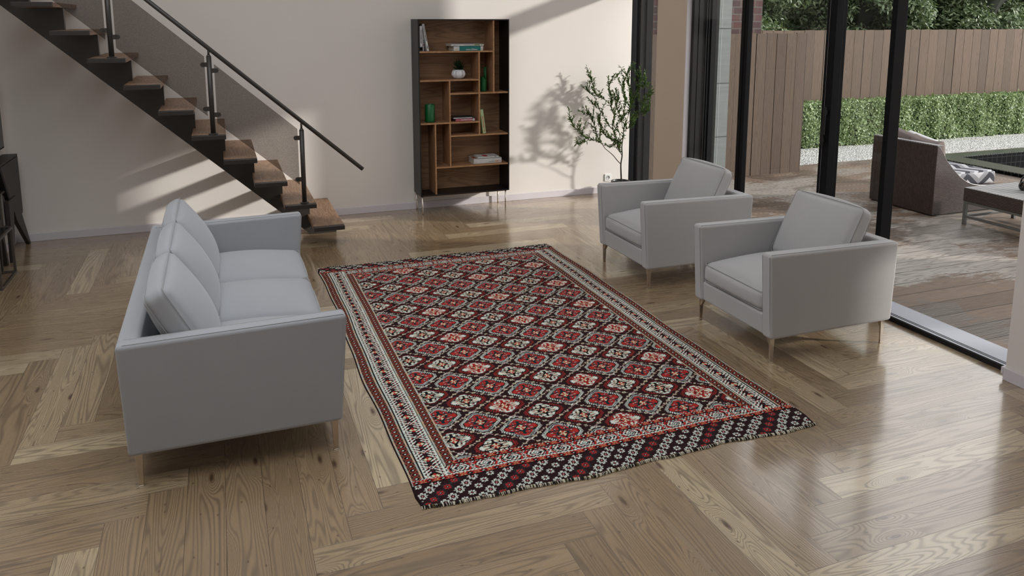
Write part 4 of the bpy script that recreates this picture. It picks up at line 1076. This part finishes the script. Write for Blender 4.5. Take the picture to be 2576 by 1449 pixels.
# ================================================================== LEFT SIDE: TV, MEDIA CABINET, SIDE TABLE
TV = thing('television', 'black flat television on the left wall above the media cabinet', 'television', (-1.74, 6.9, 1.1))
obj('tv_body', MB().box(-1.765, -1.735, 6.48, 7.662, .880, 1.56), M['blackmetal'], TV, bevel=.006)
obj('screen', MB().box(-1.7352, -1.7335, 6.492, 7.650, .895, 1.548), M['glassblack'], TV)
CB = thing('media_cabinet', 'dark stained media cabinet with slanted divider and A-frame legs along the left wall', 'cabinet', (-1.71, 7.1, 0))
cz0, cz1, cyf = .30, .820, 7.70
obj('top_panel', MB().box(-1.765, -1.655, 6.92, cyf, cz1-.018, cz1), M['darkcab'], CB, bevel=.002)
obj('end_panel', MB().box(-1.765, -1.657, cyf-.018, cyf, cz0, cz1-.018), M['darkcab'], CB)
obj('back_panel', MB().box(-1.765, -1.757, 6.92, cyf-.018, cz0, cz1-.018), M['darkcab'], CB)
obj('bottom_panel', MB().box(-1.757, -1.657, 6.92, cyf-.018, cz0, cz0+.018), M['darkcab'], CB)
obj('door', MB().prism([(7.10, cz1-.02), (cyf-.02, cz1-.02), (cyf-.02, cz0+.02), (7.42, cz0+.02)], -1.668, -1.650, 'X'), M['darkcab'], CB, bevel=.002)
obj('slanted_divider', MB().prism([(7.055, cz1-.02), (7.10, cz1-.02), (7.42, cz0+.02), (7.375, cz0+.02)], -1.757, -1.648, 'X'), M['blackin'], CB)
obj('shelf', MB().box(-1.757, -1.66, 6.92, 7.20, .585, .600), M['darkcab'], CB)
al_ = MB().prism([(7.18, 0), (7.215, 0), (7.34, .40), (7.40, .30), (7.76, 0), (7.80, 0), (7.46, .505), (7.20, .505)], -1.672, -1.640, 'X')
obj('a_frame_leg', al_, M['darkcab'], CB, bevel=.002)
obj('a_frame_leg', MB().prism([(6.93, 0), (6.965, 0), (7.0, .28), (7.05, .20), (7.10, 0), (7.135, 0), (7.06, .40), (6.95, .40)], -1.70, -1.668, 'X'), M['darkcab'], CB, bevel=.002)
rr = random.Random(2); y = 7.345; k = 0
ORD = 'first second third fourth fifth sixth seventh eighth ninth tenth eleventh twelfth thirteenth fourteenth fifteenth sixteenth seventeenth eighteenth nineteenth twentieth'.split()+['twenty-'+q_ for q_ in 'first second third fourth fifth sixth seventh eighth ninth'.split()]+['thirtieth']+['thirty-'+q_ for q_ in 'first second third fourth fifth sixth seventh eighth ninth'.split()]
sleeves = [(60, 56, 52), (180, 176, 168), (120, 116, 110), (40, 40, 44), (150, 60, 52), (206, 202, 190), (90, 86, 60), (170, 170, 172), (30, 30, 32), (140, 130, 110)]
while y > 7.04:
    w_ = rr.uniform(.006, .013); y -= w_+.0006
    lean_top = .0 
    hgt = rr.uniform(.225, .262)
    ytop = min(y+w_, 7.335)
    o = obj('record_sleeve', MB().box(-1.752, -1.672-rr.uniform(0, .006), y, y+w_, cz0+.0185, cz0+.0185+min(hgt, .26)), flatm('sleeve', sleeves[rr.randrange(10)], .6))
    tag(o, 'upright record sleeve, %s from the slanted divider in the media cabinet row' % ORD[k], 'record', 'record sleeves on the media cabinet shelf'); k += 1
ST = thing('side_table', 'small gunmetal cube-framed side table with a black top at the left picture edge', 'side table', (-1.66, 6.65, 0))
fx0, fx1, fy0, fy1, fz = -1.752, -1.560, 6.430, 6.884, .374; q = .018
fm = MB()
for x in (fx0, fx1-q):
    for y_ in (fy0, fy1-q): obj('leg', MB().box(x, x+q, y_, y_+q, q, fz-q), M['gunmetal'], ST, bevel=.001)
for nm_, z_ in (('base_frame', 0), ('top_frame', fz-q)):
    fm = MB().box(fx0, fx0+q, fy0, fy1, z_, z_+q).box(fx1-q, fx1, fy0, fy1, z_, z_+q).box(fx0+q, fx1-q, fy0, fy0+q, z_, z_+q).box(fx0+q, fx1-q, fy1-q, fy1, z_, z_+q)
    obj(nm_, fm, M['gunmetal'], ST, bevel=.001)
obj('table_top', MB().box(fx0+q, fx1-q, fy0+q, fy1-q, fz-.010, fz-.003), M['glassblack'], ST)

# ================================================================== OUTDOORS
D0 = -.02
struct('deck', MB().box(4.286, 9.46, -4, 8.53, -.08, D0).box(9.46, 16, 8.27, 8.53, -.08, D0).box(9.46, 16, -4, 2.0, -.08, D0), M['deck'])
g_ = obj('gravel_bed', MB().box(7.13, 18, 8.53, 9.66, -.08, D0), M['gravel']); g_['kind'] = 'stuff'; g_['label'] = 'strip of white gravel between the deck and the hedge'; g_['category'] = 'gravel'
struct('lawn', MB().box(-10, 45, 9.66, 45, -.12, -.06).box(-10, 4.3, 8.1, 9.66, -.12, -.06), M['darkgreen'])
# near fence panel, far fence
def fence(name, label, x0, x1, y, z1, mat, pitch, off, th=.024):
    root = thing(name, label, 'fence', ((x0+x1)/2, y, D0))
    m_ = MB(); rr = random.Random(int(x0*10)); i = math.floor((x0+off)/pitch)
    xs = [x0]; 
    while True:
        i += 1; x = i*pitch-off
        if x >= x1-.02: break
        if x > x0+.02: xs.append(x)
    xs.append(x1)
    for a, b2 in zip(xs, xs[1:]):
        dy = rr.uniform(-.0035, .0035); m_.box(a+.002, b2-.002, y-th+dy, y+dy, D0, z1+rr.uniform(-.004, .004))
    obj('boards', m_, mat, root, bevel=.002)
    obj('rail', MB().box(x0, x1, y+.006, y+.045, .35, .43), mat, root); obj('rail', MB().box(x0, x1, y+.006, y+.045, 1.45, 1.53), mat, root)
    return root
fence('board_fence', 'short tall panel of brown vertical boards just outside the sliding doors', 4.40, 7.115, 8.175, 1.788, M['fencea'], .155, .03)
fence('board_fence', 'long far fence of brown vertical boards behind the clipped hedge', 6.4, 20, 10.20, 1.793, M['fenceb'], .205, 0)
bw = struct('brick_wall', MB().box(4.4, 6.455, 8.235, 8.9, -.06, 4.5), M['brick'])
cp = struct('concrete_pier', MB().box(5.585, 5.757, 7.90, 8.135, -.05, 4.4), M['concrete'])
for z_ in (.55, 1.20, 1.85, 2.5): obj('panel_joint', MB().box(5.583, 5.759, 7.898, 7.90, z_, z_+.010), flatm('joint_dark', (64, 66, 66), .8), cp)
obj('panel_joint', MB().box(5.618, 5.624, 7.898, 7.90, -.04, 4.3), flatm('joint_pale', (158, 162, 160), .8), cp)

def leaf_cloud(name, pts, nrm, size, mat, parent=None, seed=0, aspect=.5, jit=.9, droop=.0, kind='stuff'):
    """one mesh of many small folded leaves; pts (N,3), nrm (N,3) outward directions"""
    rs = np.random.RandomState(seed); N = len(pts)
    n = nrm+rs.normal(0, jit, (N, 3)); n /= np.linalg.norm(n, axis=1)[:, None]
    t = rs.normal(0, 1, (N, 3)); t -= n*(t*n).sum(1)[:, None]; t /= np.linalg.norm(t, axis=1)[:, None]
    s = np.cross(n, t); L = size*rs.uniform(.65, 1.25, N)[:, None]; w = L*aspect*.5
    a = pts; b = pts+t*L*.45+s*w+n*w*.3; c = pts+t*L; d = pts+t*L*.45-s*w+n*w*.3
    co = np.stack([a, b, c, d], 1).reshape(-1, 3)
    idx = np.arange(N*4).reshape(N, 4)
    f = np.concatenate([idx[:, [0, 1, 2]], idx[:, [0, 2, 3]]], 0)
    me = bpy.data.meshes.new(name); me.vertices.add(len(co)); me.vertices.foreach_set('co', co.ravel().astype(np.float32))
    me.loops.add(f.size); me.loops.foreach_set('vertex_index', f.ravel().astype(np.int32)); me.polygons.add(len(f)); me.polygons.foreach_set('loop_start', (np.arange(len(f))*3).astype(np.int32))
    me.update(calc_edges=True)
    ta = me.attributes.new('tone', 'FLOAT', 'POINT'); ta.data.foreach_set('value', np.repeat(rs.rand(N), 4).astype(np.float32))
    o = link(name, me, mat, parent)
    if kind: o['kind'] = kind
    return o
# hedge
HG = thing('hedge', 'low clipped evergreen hedge between the white gravel and the far fence', 'hedge', (11.5, 9.9, -.06))
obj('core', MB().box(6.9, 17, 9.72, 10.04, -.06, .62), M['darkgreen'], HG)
rs = np.random.RandomState(3)
def face_pts(N, x0, x1):
    top = rs.rand(N) < .34; x = rs.uniform(x0, x1, N)
    y = np.where(top, rs.uniform(9.64, 10.09, N), 9.62+rs.exponential(.028, N)); z = np.where(top, .655-rs.exponential(.022, N)+rs.normal(0, .012, N), rs.uniform(-.01, .67, N))
    y = y+.022*np.sin(x*7+z*5)+.012*np.sin(x*19); z = z+np.where(top, .014*np.sin(x*9+y*6), 0)
    nn = np.stack([np.zeros(N), np.where(top, 0, -1.), np.where(top, 1., .25)], 1)
    return np.stack([x, y, z], 1), nn
p, nn = face_pts(80000, 6.9, 17)
leaf_cloud('leaves', p, nn, .042, M['hedgeleaf'], HG, 1, .62, .55)
# trees behind the fence
def tree(label, cx, cy, h0, h1, rad, N, seed, size=.105):
    root = thing('leafy_tree', label, 'tree', (cx, cy, -.06)); rs = np.random.RandomState(seed)
    m_ = MB().tube([(cx, cy, -.06), (cx+.08, cy, h0*.6+.4), (cx-.05, cy+.1, (h0+h1)/2)], [.17, .13, .07], 9)
    for k in range(7):
        a = rs.uniform(0, 6.28); z = h0+(h1-h0)*rs.uniform(.05, .6); L = rad*rs.uniform(.6, .95)
        m_.tube([(cx, cy, z), (cx+math.cos(a)*L*.5, cy+math.sin(a)*L*.5, z+.15*L), (cx+math.cos(a)*L, cy+math.sin(a)*L, z+.4*L)], [.030, .020, .008], 6)
    obj('trunk', m_, M['bark'], root, smooth=True)
    nb = 120; bc = rs.normal(0, 1, (nb, 3)); bc /= np.linalg.norm(bc, axis=1)[:, None]; bc *= (.45+.55*rs.rand(nb)**.5)[:, None]
    c0 = np.array([cx, cy, (h0+h1)/2]); bc = bc*np.array([rad, rad, (h1-h0)/2])+c0
    br = rad*rs.uniform(.17, .30, nb); which = rs.randint(0, nb, N)
    d = rs.normal(0, 1, (N, 3)); d /= np.linalg.norm(d, axis=1)[:, None]
    rr_ = br[which]*(rs.rand(N)**.33); pts = bc[which]+d*rr_[:, None]*np.array([1, 1, .62])
    pts[:, 2] = np.maximum(pts[:, 2], h0*.6); pts[:, 1] = np.maximum(pts[:, 1], 10.35)
    leaf_cloud('foliage', pts, d*.5+np.array([0, -.2, .8]), size, M['treeleaf'], root, seed+5, .42, .6)
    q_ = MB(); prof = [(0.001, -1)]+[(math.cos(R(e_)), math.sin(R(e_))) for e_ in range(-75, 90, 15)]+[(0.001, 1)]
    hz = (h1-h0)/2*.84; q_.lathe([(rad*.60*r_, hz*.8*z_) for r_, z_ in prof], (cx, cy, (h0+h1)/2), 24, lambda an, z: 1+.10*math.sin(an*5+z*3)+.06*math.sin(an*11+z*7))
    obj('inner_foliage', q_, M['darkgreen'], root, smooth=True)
    return root
tree('dense green tree right behind the fence beside the brick wall', 8.7, 12.6, .9, 5.2, 1.62, 60000, 21)
tree('pale leafy tree behind the fence between the two door posts', 12.0, 12.8, .9, 5.4, 1.62, 64000, 31)
tree('spreading green tree behind the fence right of the door post', 15.3, 12.8, .9, 5.4, 1.62, 60000, 23)
tree('leafy tree behind the fence at the right picture edge', 18.7, 13.2, .9, 5.3, 1.70, 50000, 24)
tree('dark tree farther back behind the brick wall and fence', 11.0, 17.8, 1.0, 6.6, 2.6, 60000, 25, .15)
tree('dark tree farther back behind the two middle trees', 16.6, 18.0, 1.0, 6.6, 2.7, 60000, 26, .15)
tree('dark tree farther back at the right picture edge', 22.3, 18.2, 1.0, 6.6, 2.8, 50000, 27, .15)

# ---- pool
PO = thing('swimming_pool', 'black tiled swimming pool with a mosaic coping outside on the deck', 'pool', (11, 6, D0))
cz = .035
obj('coping', MB().box(9.44, 9.83, 2.0, 8.27, cz-.012, cz).box(9.83, 16, 8.035, 8.27, cz-.012, cz), M['mosaic'], PO)
obj('coping_edge', MB().box(9.445, 9.47, 2.0, 8.265, D0-.04, cz-.012), M['tiley'], PO)
obj('coping_edge', MB().box(9.47, 16, 8.245, 8.265, D0-.04, cz-.012), M['tilex'], PO)
obj('pool_wall', MB().box(9.83, 16, 8.035, 8.06, -1.2, cz-.012), M['tilex'], PO)
obj('pool_wall', MB().box(9.80, 9.83, 2.0, 8.06, -1.2, cz-.012), M['tiley'], PO)
obj('pool_floor', MB().box(9.83, 16, 2.0, 8.035, -1.22, -1.2), M['tilex'], PO)
obj('water', MB().box(9.832, 15.99, 2.01, 8.033, -.36, -.32), M['water'], PO)

# ---- wicker lounge chair
WL = thing('wicker_lounge_chair', 'brown woven rattan lounge chair with sweeping sides, beside the pool', 'lounge chair', (7.1, 6.15, D0))
wy0, wy1, wx0 = 5.735, 6.56, 6.708
def sweep():
    pts = []
    top = [(6.732, .706), (6.775, .66), (6.85, .556), (6.966, .444), (7.06, .368), (7.16, .312), (7.24, .283), (7.33, .266), (7.45, .258), (7.60, .255)]
    return top
side = [(wx0, D0+.012), (wx0-.004, .35), (wx0, .700)]+sweep()+[(7.602, D0+.012)]
for y0, y1 in ((wy0, wy0+.055), (wy1-.055, wy1)):
    obj('side_panel', MB().prism(side, y0, y1, 'Y'), M['wicker'], WL, bevel=.006)
bm_ = MB().prism([(wx0, D0+.012), (wx0+.06, D0+.012), (wx0+.085, .706), (wx0, .706)], wy0+.055, wy1-.055, 'Y')
obj('backrest', bm_, M['wicker'], WL, bevel=.006)
obj('top_band', MB().box(wx0-.004, wx0+.075, wy0-.002, wy1+.002, .700, .712), M['wickertop'], WL, bevel=.004)
obj('seat_base', MB().box(wx0+.07, 7.585, wy0+.055, wy1-.055, D0+.012, .24), M['wicker'], WL, bevel=.006)
obj('plinth', MB().box(wx0+.02, 7.58, wy0+.015, wy1-.015, D0, D0+.012), M['blackin'], WL)
m_ = MB().pillow((.84, .70, .145), .035, (.01, .005, .012), 12); m_.xform(Matrix.Translation((7.235, 6.15, .315)))
sc_ = obj('seat_cushion', m_, M['chevron'], smooth=True); tag(sc_, 'grey and white chevron seat cushion on the wicker lounge chair', 'cushion')
m_ = MB().pillow((.13, .36, .34), .04, (.05, 0, 0), 12, lambda q, p: Vector((q.x, q.y, q.z+.03*(abs(p[1])**3)*(1 if p[2] > 0 else 0))))
m_.xform(Matrix.Translation((6.88, 6.005, .560)) @ Matrix.Rotation(R(-14), 4, 'Y') @ Matrix.Rotation(R(6), 4, 'X'))
tag(obj('scatter_cushion', m_, M['scatter'], smooth=True), 'brown scatter cushion with a peaked corner at the near end of the wicker backrest', 'cushion')
m_ = MB().pillow((.12, .40, .36), .04, (.045, 0, .0), 12); m_.xform(Matrix.Translation((6.935, 6.33, .585)) @ Matrix.Rotation(R(-12), 4, 'Y') @ Matrix.Rotation(R(12), 4, 'X'))
tag(obj('scatter_cushion', m_, M['scatter'], smooth=True), 'brown scatter cushion partly behind the black door post', 'cushion')
m_ = MB().pillow((.07, .38, .30), .03, (.02, 0, .0), 10); m_.xform(Matrix.Translation((7.02, 6.20, .60)) @ Matrix.Rotation(R(-16), 4, 'Y') @ Matrix.Rotation(R(12), 4, 'X'))
tag(obj('scatter_cushion', m_, M['whitecotton'], smooth=True), 'white cushion propped in front of the brown cushions on the wicker chair', 'cushion')
# ---- wicker table
WT = thing('wicker_table', 'low rattan-topped table on a grey steel frame outside the doors', 'table', (7.1, 4.95, D0))
tx0, tx1, ty0, ty1 = 6.735, 7.45, 4.20, 5.425
obj('apron', MB().box(tx0, tx1, ty0, ty1, .215, .340), M['wicker'], WT, bevel=.006)
obj('table_top', MB().box(tx0+.002, tx1-.002, ty0+.002, ty1-.002, .340, .350), M['wickertop'], WT, bevel=.004)
fr_ = MB().box(tx0+.005, tx0+.035, ty0+.005, ty1-.005, .190, .215).box(tx1-.035, tx1-.005, ty0+.005, ty1-.005, .190, .215).box(tx0+.035, tx1-.035, ty1-.035, ty1-.005, .190, .215).box(tx0+.035, tx1-.035, ty0+.005, ty0+.035, .190, .215)
obj('frame', fr_, M['steel'], WT, bevel=.002); fr_ = MB().box(tx0+.008, tx0+.032, ty0+.03, ty1-.03, .050, .075).box(tx1-.032, tx1-.008, ty0+.03, ty1-.03, .050, .075).box(tx0+.032, tx1-.032, ty1-.032, ty1-.008, .050, .075).box(tx0+.032, tx1-.032, ty0+.008, ty0+.032, .050, .075)
obj('stretcher', fr_, M['steel'], WT, bevel=.002)
for x in (tx0+.005, tx1-.035):
    for y_ in (ty0+.005, ty1-.035): obj('leg', MB().box(x, x+.030, y_, y_+.030, D0, .190), M['steel'], WT, bevel=.002)
# ---- headphones on the table
HP = thing('headphones', 'glossy black over-ear headphones lying on the rattan table', 'headphones', (7.08, 5.02, .35))
hc = Vector((7.10, 5.03, .350))
for s_ in (0, 1):
    m_ = MB().lathe([(0, -.022), (.030, -.022), (.043, -.012), (.046, 0), (.043, .012), (.030, .020), (0, .022)], (0, 0, 0), 28)
    T = Matrix.Translation(hc+Vector((-.02+.035*s_, .005+.16*s_*.6-.02, .046))) @ Matrix.Rotation(R(8), 4, 'Z') @ Matrix.Rotation(R(90+12*s_), 4, 'Y') @ Matrix.Rotation(R(20), 4, 'X')
    m_.xform(T); e_ = obj('ear_cup', m_, M['gloss'], HP, smooth=True)
    m_ = MB().tube([(math.cos(R(a))*.036, math.sin(R(a))*.036, .022) for a in range(0, 360, 20)], .010, 8, closed=True); m_.xform(T); obj('ear_pad', m_, M['blackin'], e_, smooth=True)
hb = [hc+Vector((.02-.015*math.cos(R(a)), .045-.078*math.cos(R(a)), .055+.10*math.sin(R(a)))) for a in range(0, 181, 12)]
obj('headband', MB().tube(hb, .0075, 10), M['gloss'], HP, smooth=True)
obj('headband_trim', MB().tube([p+Vector((-.0065, 0, .001)) for p in hb[2:-2]], .0035, 8), M['greymetal'], HP, smooth=True)
